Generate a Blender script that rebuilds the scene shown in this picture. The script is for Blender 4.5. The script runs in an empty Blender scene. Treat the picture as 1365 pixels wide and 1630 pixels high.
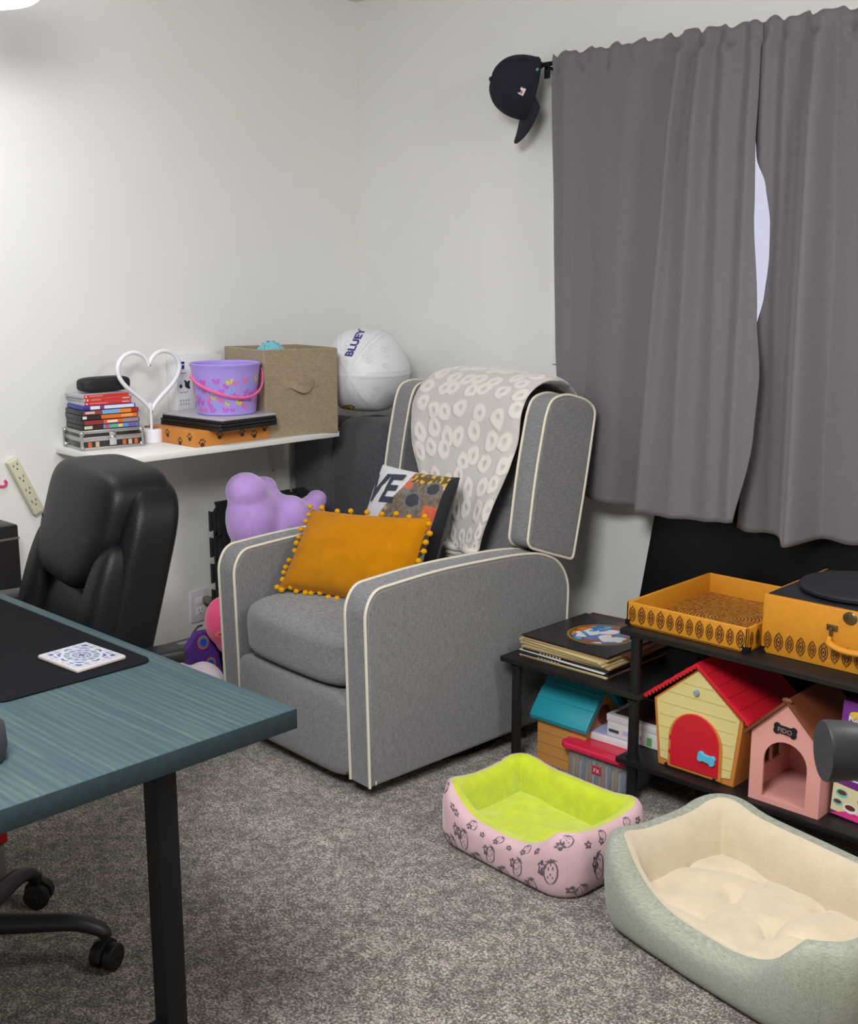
import bpy, bmesh, math, random
from mathutils import Vector, Matrix, Euler, noise
random.seed(7)
sc = bpy.context.scene
C = sc.collection
R = math.radians
PI = math.pi

# ---------------------------------------------------------------- camera, world, lights, exposure
cam_d = bpy.data.cameras.new('camera')
cam_d.sensor_fit = 'HORIZONTAL'; cam_d.sensor_width = 36.0; cam_d.lens = 1854/1365*36
cam_d.clip_start = 0.05
cam = bpy.data.objects.new('camera', cam_d); C.objects.link(cam)
cam.location = (3.440, -3.203, 1.45)
cam.rotation_euler = (R(90-11.6), 0, R(43.7))
sc.camera = cam

world = bpy.data.worlds.new('daylight'); sc.world = world; world.use_nodes = True
wb = world.node_tree.nodes['Background']
wb.inputs['Color'].default_value = (0.86, 0.84, 0.95, 1); wb.inputs['Strength'].default_value = .50

def area(name, loc, target, size, power, color=(1, 1, 1), spread=180):
    l = bpy.data.lights.new(name, 'AREA'); l.energy = power; l.color = color
    l.shape = 'DISK'; l.size = size; l.spread = R(spread)
    o = bpy.data.objects.new(name, l); C.objects.link(o); o.location = loc
    d = Vector(target)-Vector(loc); o.rotation_euler = d.to_track_quat('-Z', 'Y').to_euler()
    return o
area('ceiling_lamp_light', (2.45, -2.85, 2.30), (1.9, -1.9, 0), 0.9, 39, (0.975, 0.99, 1.0))
area('corner_fill_light', (3.4, -1.1, 2.33), (2.2, -1.2, 0), 0.5, 9, (1.0, 0.985, 0.96))  # unseen fill light added to soften the room

sc.view_settings.view_transform = 'Standard'
sc.view_settings.look = 'None'
sc.view_settings.gamma = 1
sc.view_settings.exposure = 0.80
sc.view_settings.use_curve_mapping = False

# ---------------------------------------------------------------- materials
def lin(c):
    return c/12.92 if c <= 0.04045 else ((c+0.055)/1.055)**2.4
def rgb(r, g, b):
    return (lin(r/255), lin(g/255), lin(b/255), 1)
MATS = {}
def mat(name, col, rough=0.6, metal=0.0, var=0.0, vscale=40, bump=0.0, bscale=300, sheen=0.0, coat=0.0,
        spec=0.5, emit=None, estr=1.0, alpha=None, trans=0.0, stretch=None):
    if name in MATS: return MATS[name]
    m = bpy.data.materials.new(name); m.use_nodes = True
    nt = m.node_tree; b = nt.nodes['Principled BSDF']
    c = rgb(*col) if len(col) == 3 else col
    b.inputs['Base Color'].default_value = c
    b.inputs['Roughness'].default_value = rough
    b.inputs['Metallic'].default_value = metal
    b.inputs['Specular IOR Level'].default_value = spec
    b.inputs['Sheen Weight'].default_value = sheen
    b.inputs['Coat Weight'].default_value = coat
    b.inputs['Transmission Weight'].default_value = trans
    if emit:
        b.inputs['Emission Color'].default_value = rgb(*emit); b.inputs['Emission Strength'].default_value = estr
    if var or bump:
        tc = nt.nodes.new('ShaderNodeTexCoord'); mp = nt.nodes.new('ShaderNodeMapping')
        nt.links.new(tc.outputs['Object'], mp.inputs['Vector'])
        if stretch: mp.inputs['Scale'].default_value = stretch
    if var:
        n = nt.nodes.new('ShaderNodeTexNoise'); n.inputs['Scale'].default_value = vscale
        n.inputs['Detail'].default_value = 4; n.inputs['Roughness'].default_value = 0.65
        nt.links.new(mp.outputs[0], n.inputs['Vector'])
        mr = nt.nodes.new('ShaderNodeMapRange'); mr.inputs['From Min'].default_value = 0.3; mr.inputs['From Max'].default_value = 0.7
        mr.inputs['To Min'].default_value = 1-var; mr.inputs['To Max'].default_value = 1+var
        nt.links.new(n.outputs['Fac'], mr.inputs['Value'])
        mx = nt.nodes.new('ShaderNodeVectorMath'); mx.operation = 'SCALE'
        mx.inputs[0].default_value = c[:3]; nt.links.new(mr.outputs[0], mx.inputs['Scale'])
        nt.links.new(mx.outputs[0], b.inputs['Base Color'])
    if bump:
        n2 = nt.nodes.new('ShaderNodeTexNoise'); n2.inputs['Scale'].default_value = bscale; n2.inputs['Detail'].default_value = 3
        nt.links.new(mp.outputs[0], n2.inputs['Vector'])
        bp = nt.nodes.new('ShaderNodeBump'); bp.inputs['Strength'].default_value = bump; bp.inputs['Distance'].default_value = 0.002
        nt.links.new(n2.outputs['Fac'], bp.inputs['Height']); nt.links.new(bp.outputs[0], b.inputs['Normal'])
    MATS[name] = m
    return m

def printed(name, rough=0.5, sheen=0.0, coat=0.0):
    """a print: reads the colours of the artwork from the mesh"""
    if name in MATS: return MATS[name]
    m = bpy.data.materials.new(name); m.use_nodes = True
    nt = m.node_tree; b = nt.nodes['Principled BSDF']
    a = nt.nodes.new('ShaderNodeVertexColor'); a.layer_name = 'Print'
    nt.links.new(a.outputs['Color'], b.inputs['Base Color'])
    b.inputs['Roughness'].default_value = rough; b.inputs['Sheen Weight'].default_value = sheen
    b.inputs['Coat Weight'].default_value = coat
    MATS[name] = m
    return m

def nodes_of(m):
    return m.node_tree, m.node_tree.nodes['Principled BSDF']

def carpet_mat():
    m = bpy.data.materials.new('carpet'); m.use_nodes = True; nt, b = nodes_of(m)
    tc = nt.nodes.new('ShaderNodeTexCoord')
    def nz(scale, det=2, rough=0.6):
        n = nt.nodes.new('ShaderNodeTexNoise'); n.inputs['Scale'].default_value = scale
        n.inputs['Detail'].default_value = det; n.inputs['Roughness'].default_value = rough
        nt.links.new(tc.outputs['Object'], n.inputs['Vector']); return n
    fine, mid, big = nz(170, 2, 0.85), nz(45, 4, 0.7), nz(7, 5, 0.65)
    cr = nt.nodes.new('ShaderNodeValToRGB')
    e = cr.color_ramp.elements
    e[0].position = 0.40; e[0].color = rgb(46, 39, 34); e[1].position = 0.59; e[1].color = rgb(196, 185, 172)
    x = cr.color_ramp.elements.new(0.50); x.color = rgb(108, 98, 89)
    mx = nt.nodes.new('ShaderNodeMath'); mx.operation = 'MULTIPLY_ADD'; mx.inputs[1].default_value = 0.66
    m2 = nt.nodes.new('ShaderNodeMath'); m2.operation = 'MULTIPLY'; m2.inputs[1].default_value = 0.34
    nt.links.new(mid.outputs['Fac'], m2.inputs[0])
    nt.links.new(fine.outputs['Fac'], mx.inputs[0]); nt.links.new(m2.outputs[0], mx.inputs[2])
    nt.links.new(mx.outputs[0], cr.inputs['Fac'])
    mr = nt.nodes.new('ShaderNodeMapRange'); mr.inputs['From Min'].default_value = .35; mr.inputs['From Max'].default_value = .65
    mr.inputs['To Min'].default_value = .80; mr.inputs['To Max'].default_value = 1.14
    nt.links.new(big.outputs['Fac'], mr.inputs['Value'])
    sc_ = nt.nodes.new('ShaderNodeVectorMath'); sc_.operation = 'SCALE'
    nt.links.new(cr.outputs['Color'], sc_.inputs[0]); nt.links.new(mr.outputs[0], sc_.inputs['Scale'])
    nt.links.new(sc_.outputs[0], b.inputs['Base Color'])
    b.inputs['Roughness'].default_value = 0.95; b.inputs['Specular IOR Level'].default_value = 0.1
    b.inputs['Sheen Weight'].default_value = 0.3
    bp = nt.nodes.new('ShaderNodeBump'); bp.inputs['Strength'].default_value = 0.9; bp.inputs['Distance'].default_value = 0.012
    nt.links.new(mx.outputs[0], bp.inputs['Height']); nt.links.new(bp.outputs[0], b.inputs['Normal'])
    return m

def weave_mat(name, c1, c2, scale=900, rough=0.85, sheen=0.2):
    m = bpy.data.materials.new(name); m.use_nodes = True; nt, b = nodes_of(m)
    tc = nt.nodes.new('ShaderNodeTexCoord'); outs = []
    for st in ((1, 1, 14), (14, 14, 1)):
        mp = nt.nodes.new('ShaderNodeMapping'); mp.inputs['Scale'].default_value = st
        n = nt.nodes.new('ShaderNodeTexNoise'); n.inputs['Scale'].default_value = scale/14; n.inputs['Detail'].default_value = 3
        nt.links.new(tc.outputs['Object'], mp.inputs['Vector']); nt.links.new(mp.outputs[0], n.inputs['Vector']); outs.append(n)
    ad = nt.nodes.new('ShaderNodeMath'); ad.operation = 'ADD'
    nt.links.new(outs[0].outputs['Fac'], ad.inputs[0]); nt.links.new(outs[1].outputs['Fac'], ad.inputs[1])
    mr = nt.nodes.new('ShaderNodeMapRange'); mr.inputs['From Min'].default_value = .75; mr.inputs['From Max'].default_value = 1.25
    nt.links.new(ad.outputs[0], mr.inputs['Value'])
    cr = nt.nodes.new('ShaderNodeValToRGB'); e = cr.color_ramp.elements
    e[0].color = rgb(*c1); e[1].color = rgb(*c2)
    nt.links.new(mr.outputs[0], cr.inputs['Fac']); nt.links.new(cr.outputs['Color'], b.inputs['Base Color'])
    b.inputs['Roughness'].default_value = rough; b.inputs['Sheen Weight'].default_value = sheen
    b.inputs['Specular IOR Level'].default_value = 0.25
    bp = nt.nodes.new('ShaderNodeBump'); bp.inputs['Strength'].default_value = 0.35; bp.inputs['Distance'].default_value = 0.002
    nt.links.new(ad.outputs[0], bp.inputs['Height']); nt.links.new(bp.outputs[0], b.inputs['Normal'])
    return m

def stained_wood_mat():
    m = bpy.data.materials.new('blue_green_stained_pine'); m.use_nodes = True; nt, b = nodes_of(m)
    tc = nt.nodes.new('ShaderNodeTexCoord'); mp = nt.nodes.new('ShaderNodeMapping')
    mp.inputs['Scale'].default_value = (1.2, 26, 3)
    nt.links.new(tc.outputs['Object'], mp.inputs['Vector'])
    n = nt.nodes.new('ShaderNodeTexNoise'); n.inputs['Scale'].default_value = 2.2; n.inputs['Detail'].default_value = 8
    n.inputs['Distortion'].default_value = 0.9; n.inputs['Roughness'].default_value = 0.65
    nt.links.new(mp.outputs[0], n.inputs['Vector'])
    w = nt.nodes.new('ShaderNodeTexWave'); w.bands_direction = 'Y'; w.inputs['Scale'].default_value = .9
    w.inputs['Distortion'].default_value = 4; w.inputs['Detail'].default_value = 5; w.inputs['Detail Scale'].default_value = 1.5
    nt.links.new(mp.outputs[0], w.inputs['Vector'])
    mx = nt.nodes.new('ShaderNodeMath'); mx.operation = 'MULTIPLY_ADD'; mx.inputs[1].default_value = .16
    m2 = nt.nodes.new('ShaderNodeMath'); m2.operation = 'MULTIPLY'; m2.inputs[1].default_value = .84
    nt.links.new(n.outputs['Fac'], m2.inputs[0]); nt.links.new(w.outputs['Fac'], mx.inputs[0]); nt.links.new(m2.outputs[0], mx.inputs[2])
    cr = nt.nodes.new('ShaderNodeValToRGB'); e = cr.color_ramp.elements
    e[0].position = .30; e[0].color = rgb(48, 68, 77); e[1].position = .80; e[1].color = rgb(92, 96, 80)
    x = e.new(.46); x.color = rgb(55, 72, 78); x = e.new(.62); x.color = rgb(66, 82, 82)
    nt.links.new(mx.outputs[0], cr.inputs['Fac']); nt.links.new(cr.outputs['Color'], b.inputs['Base Color'])
    b.inputs['Roughness'].default_value = .6; b.inputs['Specular IOR Level'].default_value = .2
    bp = nt.nodes.new('ShaderNodeBump'); bp.inputs['Strength'].default_value = .15; bp.inputs['Distance'].default_value = .001
    nt.links.new(n.outputs['Fac'], bp.inputs['Height']); nt.links.new(bp.outputs[0], b.inputs['Normal'])
    return m

def leopard_mat():
    m = bpy.data.materials.new('plush_with_rings'); m.use_nodes = True; nt, b = nodes_of(m)
    tc = nt.nodes.new('ShaderNodeTexCoord')
    n = nt.nodes.new('ShaderNodeTexNoise'); n.inputs['Scale'].default_value = 22; n.inputs['Detail'].default_value = 1
    uv = nt.nodes.new('ShaderNodeUVMap'); uv.uv_map = 'UVMap'
    nt.links.new(uv.outputs[0], n.inputs['Vector'])
    sb = nt.nodes.new('ShaderNodeVectorMath'); sb.operation = 'MULTIPLY_ADD'
    sb.inputs[1].default_value = (.022, .022, .0); nt.links.new(n.outputs['Color'], sb.inputs[0]); nt.links.new(uv.outputs[0], sb.inputs[2])
    v = nt.nodes.new('ShaderNodeTexVoronoi'); v.voronoi_dimensions = '2D'; v.inputs['Scale'].default_value = 14
    v.inputs['Randomness'].default_value = .6
    nt.links.new(sb.outputs[0], v.inputs['Vector'])
    cr = nt.nodes.new('ShaderNodeValToRGB'); e = cr.color_ramp.elements
    e[0].position = .06; e[0].color = (0, 0, 0, 1); e[1].position = .19; e[1].color = (1, 1, 1, 1)
    x = e.new(.37); x.color = (1, 1, 1, 1); x = e.new(.48); x.color = (0, 0, 0, 1)
    nt.links.new(v.outputs['Distance'], cr.inputs['Fac'])
    mc = nt.nodes.new('ShaderNodeMix'); mc.data_type = 'RGBA'
    mc.inputs['A'].default_value = rgb(196, 190, 185); mc.inputs['B'].default_value = rgb(221, 215, 206)
    nt.links.new(cr.outputs['Color'], mc.inputs['Factor']); nt.links.new(mc.outputs['Result'], b.inputs['Base Color'])
    b.inputs['Roughness'].default_value = .9; b.inputs['Sheen Weight'].default_value = .5
    bp = nt.nodes.new('ShaderNodeBump'); bp.inputs['Strength'].default_value = .6; bp.inputs['Distance'].default_value = .005
    nt.links.new(cr.outputs['Color'], bp.inputs['Height'])
    n3 = nt.nodes.new('ShaderNodeTexNoise'); n3.inputs['Scale'].default_value = 350
    nt.links.new(tc.outputs['Object'], n3.inputs['Vector'])
    b2 = nt.nodes.new('ShaderNodeBump'); b2.inputs['Strength'].default_value = .35; b2.inputs['Distance'].default_value = .002
    nt.links.new(n3.outputs['Fac'], b2.inputs['Height']); nt.links.new(bp.outputs[0], b2.inputs['Normal'])
    nt.links.new(b2.outputs[0], b.inputs['Normal'])
    return m

def ring_ornament_mat():
    m = bpy.data.materials.new('tooled_mandala_leather'); m.use_nodes = True; nt, b = nodes_of(m)
    tc = nt.nodes.new('ShaderNodeTexCoord')
    w = nt.nodes.new('ShaderNodeTexWave'); w.wave_type = 'RINGS'; w.rings_direction = 'Z'; w.inputs['Scale'].default_value = 32
    w.inputs['Distortion'].default_value = 3.0; w.inputs['Detail'].default_value = 3; w.inputs['Detail Scale'].default_value = 9
    nt.links.new(tc.outputs['Object'], w.inputs['Vector'])
    v = nt.nodes.new('ShaderNodeTexVoronoi'); v.inputs['Scale'].default_value = 75
    nt.links.new(tc.outputs['Object'], v.inputs['Vector'])
    mm = nt.nodes.new('ShaderNodeMath'); mm.operation = 'MULTIPLY'; nt.links.new(w.outputs['Fac'], mm.inputs[0]); nt.links.new(v.outputs['Distance'], mm.inputs[1])
    cr = nt.nodes.new('ShaderNodeValToRGB'); e = cr.color_ramp.elements
    e[0].position = .08; e[0].color = rgb(92, 55, 22); e[1].position = .34; e[1].color = rgb(186, 124, 44)
    nt.links.new(mm.outputs[0], cr.inputs['Fac']); nt.links.new(cr.outputs['Color'], b.inputs['Base Color'])
    b.inputs['Roughness'].default_value = .5
    return m

WHITE = mat('white_wall_paint', (230, 229, 225), .75, var=.015, vscale=3, bump=.25, bscale=120)
CEIL = mat('ceiling_paint', (232, 231, 228), .85, bump=.5, bscale=90)
CARPET = carpet_mat()
TRIM = mat('white_trim_paint', (236, 236, 236), .4)
GREYF = weave_mat('grey_linen_upholstery', (104, 104, 107), (146, 145, 145))
PIPE = mat('cream_piping_cord', (222, 214, 196), .7)
BLACKP = mat('black_plastic', (18, 18, 20), .45)
BLACKM = mat('black_powder_coated_metal', (11, 10, 11), .55, spec=.25)
LEATH = mat('black_bonded_leather', (14, 15, 18), .46, var=.12, vscale=8, bump=.35, bscale=260, spec=.2)
CURT = mat('grey_curtain_cloth', (112, 108, 112), .85, var=.05, vscale=60, bump=.3, bscale=600, sheen=.15)
WOOD = stained_wood_mat()
BLKWOOD = mat('black_laminate', (22, 21, 22), .42, var=.15, vscale=30)

# ---------------------------------------------------------------- mesh building
class MB:
    def __init__(s):
        s.v = []; s.f = []; s.m = []; s.c = {}; s.uv = None; s.T = Matrix()
    def add(s, verts, faces, m=0, cols=None):
        o = len(s.v)
        s.v += [tuple(s.T @ Vector(p)) for p in verts]
        for i, f in enumerate(faces):
            if cols: s.c[len(s.f)] = cols[i]
            s.f.append(tuple(o+k for k in f)); s.m.append(m)
        return s
    def box(s, a, b, m=0):
        x0, y0, z0 = a; x1, y1, z1 = b
        v = [(x0, y0, z0), (x1, y0, z0), (x1, y1, z0), (x0, y1, z0), (x0, y0, z1), (x1, y0, z1), (x1, y1, z1), (x0, y1, z1)]
        return s.add(v, [(0, 3, 2, 1), (4, 5, 6, 7), (0, 1, 5, 4), (1, 2, 6, 5), (2, 3, 7, 6), (3, 0, 4, 7)], m)
    def rbox(s, a, b, r=.004, m=0, seg=2):
        bm = bmesh.new(); bmesh.ops.create_cube(bm, size=1)
        c = [(a[i]+b[i])/2 for i in range(3)]; d = [abs(b[i]-a[i]) for i in range(3)]
        for v in bm.verts: v.co = Vector([c[i]+v.co[i]*d[i] for i in range(3)])
        r = min(r, min(d)*.48)
        bmesh.ops.bevel(bm, geom=bm.edges[:], offset=r, segments=seg, affect='EDGES', profile=.5)
        return s.from_bm(bm, m)
    def from_bm(s, bm, m=0):
        bm.verts.index_update()
        s.add([v.co.copy() for v in bm.verts], [[v.index for v in f.verts] for f in bm.faces], m); bm.free(); return s
    def grid(s, fn, nu, nv, m=0, cu=False, cv=False, col=None, flip=False):
        vs = []; fs = []; cs = []
        for j in range(nv+(0 if cv else 1)):
            for i in range(nu+(0 if cu else 1)):
                vs.append(fn(i/nu, j/nv))
        W = nu if cu else nu+1; H = nv if cv else nv+1
        for j in range(nv):
            for i in range(nu):
                a = j*W+i; b_ = j*W+(i+1) % W; c_ = ((j+1) % H)*W+(i+1) % W; d = ((j+1) % H)*W+i
                fs.append((a, d, c_, b_) if flip else (a, b_, c_, d))
                if col: cs.append(col((i+.5)/nu, (j+.5)/nv))
        return s.add(vs, fs, m, cs if col else None)
    def tube(s, pts, r, n=8, m=0, closed=False, caps=True, flat=1.0):
        pts = [Vector(p) for p in pts]; N = len(pts); rr = r if isinstance(r, (list, tuple)) else [r]*N
        tang = []
        for i in range(N):
            a = pts[(i-1) % N] if (closed or i > 0) else pts[i]; b = pts[(i+1) % N] if (closed or i < N-1) else pts[i]
            t = (b-a); tang.append(t.normalized() if t.length > 1e-9 else Vector((0, 0, 1)))
        up = Vector((0, 0, 1)) if abs(tang[0].z) < .9 else Vector((1, 0, 0))
        nrm = (up-tang[0]*up.dot(tang[0])).normalized(); vs = []; fs = []
        for i in range(N):
            nrm = (nrm-tang[i]*nrm.dot(tang[i])); nrm = nrm.normalized() if nrm.length > 1e-6 else up
            bn = tang[i].cross(nrm)
            for k in range(n):
                a = 2*PI*k/n; vs.append(pts[i]+(nrm*math.cos(a)*flat+bn*math.sin(a))*rr[i])
        for i in range(N if closed else N-1):
            for k in range(n):
                a = i*n+k; b = i*n+(k+1) % n; c = ((i+1) % N)*n+(k+1) % n; d = ((i+1) % N)*n+k
                fs.append((a, b, c, d))
        if not closed and caps: fs += [tuple(range(n))[::-1], tuple((N-1)*n+k for k in range(n))]
        return s.add(vs, fs, m)
    def cyl(s, a, b, r0, r1=None, n=24, m=0): return s.tube([a, b], [r0, r0 if r1 is None else r1], n, m)
    def lathe(s, prof, n=32, m=0, o=(0, 0, 0), sy=1.0):
        vs = []; fs = []; N = len(prof)
        for r, z in prof:
            for k in range(n):
                a = 2*PI*k/n; vs.append((o[0]+r*math.cos(a), o[1]+r*math.sin(a)*sy, o[2]+z))
        for i in range(N-1):
            for k in range(n): fs.append((i*n+k, i*n+(k+1) % n, (i+1)*n+(k+1) % n, (i+1)*n+k))
        fs += [tuple(range(n))[::-1], tuple((N-1)*n+k for k in range(n))]
        return s.add(vs, fs, m)
    def ball(s, c, r, m=0, nu=20, nv=12):
        rx, ry, rz = r if isinstance(r, (tuple, list)) else (r, r, r)
        prof = []
        vs = [(c[0], c[1], c[2]-rz)]; fs = []
        for j in range(1, nv):
            t = -PI/2+PI*j/nv
            for i in range(nu):
                a = 2*PI*i/nu; vs.append((c[0]+rx*math.cos(t)*math.cos(a), c[1]+ry*math.cos(t)*math.sin(a), c[2]+rz*math.sin(t)))
        vs.append((c[0], c[1], c[2]+rz)); L = len(vs)-1
        for i in range(nu): fs.append((0, 1+(i+1) % nu, 1+i))
        for j in range(nv-2):
            for i in range(nu):
                a = 1+j*nu+i; b = 1+j*nu+(i+1) % nu; fs.append((a, b, b+nu, a+nu))
        for i in range(nu): fs.append((L, L-nu+i, L-nu+(i+1) % nu))
        return s.add(vs, fs, m)
    def sbox(s, c, h, p=5.0, m=0, N=10, fn=None):
        """soft superellipsoid box; fn(x,y,z in -1..1, point) may move points"""
        seen = {}; vs = []; fs = []
        def vid(q):
            k = tuple(round(x, 5) for x in q)
            if k in seen: return seen[k]
            d = sum(abs(x)**p for x in q)**(1/p); u = [x/d for x in q]
            P = Vector([c[i]+h[i]*u[i] for i in range(3)])
            if fn: P = Vector(fn(u, P))
            seen[k] = len(vs); vs.append(P); return seen[k]
        T = [math.tan((i/N*2-1)*PI/4) for i in range(N+1)]
        for ax in range(3):
            for sg in (-1, 1):
                for i in range(N):
                    for j in range(N):
                        q = []
                        for (a, b) in ((i, j), (i+1, j), (i+1, j+1), (i, j+1)):
                            w = [0, 0, 0]; w[ax] = sg; w[(ax+1) % 3] = T[a]; w[(ax+2) % 3] = T[b]; q.append(vid(w))
                        fs.append(tuple(q) if sg > 0 else tuple(q[::-1]))
        return s.add(vs, fs, m)
    def prism(s, poly, fn, t0, t1, bev=0.0, m=0, seg=2):
        """poly = 2D outline; fn(a,b,t)->point; rounded rims, flat caps"""
        P = []
        for q in poly:
            if not P or math.hypot(q[0]-P[-1][0], q[1]-P[-1][1]) > 1e-6: P.append(q)
        if math.hypot(P[0][0]-P[-1][0], P[0][1]-P[-1][1]) < 1e-6: P.pop()
        n = len(P); ar = sum(P[i-1][0]*P[i][1]-P[i][0]*P[i-1][1] for i in range(n))
        if ar < 0: P = P[::-1]
        def inset(d):
            out = []
            for i in range(n):
                a, p, c = Vector(P[i-1]), Vector(P[i]), Vector(P[(i+1) % n])
                d1 = (p-a).normalized(); d2 = (c-p).normalized(); n1 = Vector((-d1.y, d1.x)); n2 = Vector((-d2.y, d2.x))
                m_ = n1+n2; L = m_.length
                m_ = m_/L if L > 1e-6 else n1
                out.append(p+m_*d/max(.5, m_.dot(n1)))
            return out
        rings = []; sg = 1 if t1 > t0 else -1
        if bev > 0:
            for k in range(seg+1):
                an = PI/2*k/seg; rings.append((bev*(1-math.sin(an)), t0+sg*bev*(1-math.cos(an))))
            for k in range(seg+1):
                an = PI/2*k/seg; rings.append((bev*(1-math.cos(an)), t1-sg*bev*(1-math.sin(an))))
        else: rings = [(0, t0), (0, t1)]
        vs = []; fs = []
        for d, t in rings: vs += [Vector(fn(q[0], q[1], t)) for q in (inset(d) if d > 1e-9 else [Vector(p) for p in P])]
        # handedness
        A = Vector(fn(0, 0, 0)); ex, ey, et = Vector(fn(1, 0, 0))-A, Vector(fn(0, 1, 0))-A, Vector(fn(0, 0, 1))-A
        pos = ex.cross(ey).dot(et)*sg > 0
        for j in range(len(rings)-1):
            for i in range(n):
                f = (j*n+i, j*n+(i+1) % n, (j+1)*n+(i+1) % n, (j+1)*n+i); fs.append(f if pos else f[::-1])
        o = len(vs); L = (len(rings)-1)*n
        vs += [vs[i] for i in range(n)]+[vs[L+i] for i in range(n)]
        cx = sum(p[0] for p in P)/n; cy = sum(p[1] for p in P)/n; fan = n > 10
        if fan:
            for i in range(n):
                a, c = P[i-1], P[i]
                if (a[0]-cx)*(c[1]-cy)-(a[1]-cy)*(c[0]-cx) <= 0: fan = False
        if fan:
            vs += [Vector(fn(cx, cy, t0)), Vector(fn(cx, cy, t1))]
            for i in range(n):
                j = (i+1) % n; a = (o+i, o+2*n, o+j); c = (o+n+i, o+n+j, o+2*n+1)
                fs += [a, c] if pos else [a[::-1], c[::-1]]
        else:
            c0 = tuple(o+i for i in range(n))[::-1]; c1 = tuple(o+n+i for i in range(n))
            fs += [c0, c1] if pos else [c0[::-1], c1[::-1]]
        return s.add(vs, fs, m)
    def poly(s, pts, m=0): return s.add(pts, [tuple(range(len(pts)))], m)
    def ell(s, fn, cx, cy, rx, ry, m=0, n=12, rot=0):
        pts = []
        for k in range(n):
            a = 2*PI*k/n; x = rx*math.cos(a); y = ry*math.sin(a)
            pts.append(fn(cx+x*math.cos(rot)-y*math.sin(rot), cy+x*math.sin(rot)+y*math.cos(rot)))
        return s.add(pts, [tuple(range(n))], m)
    def strip(s, pts2, fn, w, m=0, closed=False):
        """a thin line drawn on a surface fn(a,b)"""
        N = len(pts2); vs = []; fs = []
        for i in range(N):
            a = pts2[(i-1) % N] if (closed or i) else pts2[i]; b = pts2[(i+1) % N] if (closed or i < N-1) else pts2[i]
            dx, dy = b[0]-a[0], b[1]-a[1]; L = math.hypot(dx, dy) or 1
            nx, ny = -dy/L*w/2, dx/L*w/2; x, y = pts2[i]
            vs += [fn(x+nx, y+ny), fn(x-nx, y-ny)]
        for i in range(N if closed else N-1):
            j = (i+1) % N; fs.append((2*i, 2*i+1, 2*j+1, 2*j))
        return s.add(vs, fs, m)
    def text(s, body, fn, size, m=0, bold=0.0, ax='CENTER'):
        """lettering mapped through fn(x,y)->point"""
        cu = bpy.data.curves.new('t', 'FONT'); cu.body = body; cu.size = size; cu.align_x = ax; cu.offset = bold; cu.resolution_u = 3
        ob = bpy.data.objects.new('t', cu); C.objects.link(ob)
        dg = bpy.context.evaluated_depsgraph_get(); dg.update()
        me = bpy.data.meshes.new_from_object(ob.evaluated_get(dg))
        vs = [fn(v.co.x, v.co.y) for v in me.vertices]; fs = [tuple(p.vertices) for p in me.polygons]
        bpy.data.objects.remove(ob); bpy.data.curves.remove(cu); bpy.data.meshes.remove(me)
        return s.add(vs, fs, m)

def mesh_of(name, mb, mats, off=(0, 0, 0), ang=40, flat=False):
    me = bpy.data.meshes.new(name)
    o = Vector(off)
    me.from_pydata([tuple(Vector(p)-o) for p in mb.v], [], mb.f)
    if not isinstance(mats, (list, tuple)): mats = [mats]
    for m in mats: me.materials.append(m)
    me.polygons.foreach_set('material_index', mb.m)
    if mb.c:
        ca = me.color_attributes.new('Print', 'FLOAT_COLOR', 'CORNER')
        for p in me.polygons:
            c = mb.c.get(p.index, (.5, .5, .5, 1))
            for li in p.loop_indices: ca.data[li].color = c
    if mb.uv:
        ul = me.uv_layers.new(name='UVMap')
        for p in me.polygons:
            for li in p.loop_indices: ul.data[li].uv = mb.uv[me.loops[li].vertex_index]
    me.validate(); me.update()
    if not flat:
        me.polygons.foreach_set('use_smooth', [True]*len(me.polygons))
        me.set_sharp_from_angle(angle=R(ang))
    return me

def settag(o, label=None, cat=None, group=None, kind=None):
    if label: o['label'] = label
    if cat: o['category'] = cat
    if group: o['group'] = group
    if kind: o['kind'] = kind
    return o
def thing(name, label, cat, loc=(0, 0, 0), rz=0, group=None, rot=None):
    o = bpy.data.objects.new(name, None); C.objects.link(o); o.empty_display_size = .05
    o.location = loc; o.rotation_euler = rot if rot else (0, 0, rz)
    return settag(o, label, cat, group)
def part(name, mb, mats, parent, label=None, ang=40, flat=False, smooth=0):
    """a part in the coordinates of its thing"""
    c = Vector((0, 0, 0))
    for p in mb.v: c += Vector(p)
    c /= max(1, len(mb.v))
    o = bpy.data.objects.new(name, mesh_of(name, mb, mats, c, ang, flat)); C.objects.link(o); o.parent = parent
    acc = Vector((0, 0, 0)); q = parent
    while q is not None and q.type == 'MESH': acc += Vector(q.location); q = q.parent
    o.location = c-acc
    if not flat and any(len(f) > 8 for f in mb.f):
        md = o.modifiers.new('face_normals', 'WEIGHTED_NORMAL'); md.keep_sharp = True; md.weight = 100
    if label: o['label'] = label
    if smooth:
        md = o.modifiers.new('subdivision', 'SUBSURF'); md.levels = smooth; md.render_levels = smooth
    return o
def solo(name, mb, mats, label, cat, group=None, kind=None, ang=40, flat=False):
    """a thing that is one mesh, built in room coordinates; its origin goes to its base"""
    xs = [p[0] for p in mb.v]; ys = [p[1] for p in mb.v]; zs = [p[2] for p in mb.v]
    off = ((min(xs)+max(xs))/2, (min(ys)+max(ys))/2, min(zs))
    o = bpy.data.objects.new(name, mesh_of(name, mb, mats, off, ang, flat)); C.objects.link(o); o.location = off
    if not flat and any(len(f) > 8 for f in mb.f):
        md = o.modifiers.new('face_normals', 'WEIGHTED_NORMAL'); md.keep_sharp = True; md.weight = 100
    return settag(o, label, cat, group, kind)
def struct(name, mb, mats, parent=None, **k):
    if parent: return part(name, mb, mats, parent, **k)
    o = solo(name, mb, mats, None, None, kind='structure', **k); return o
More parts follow.
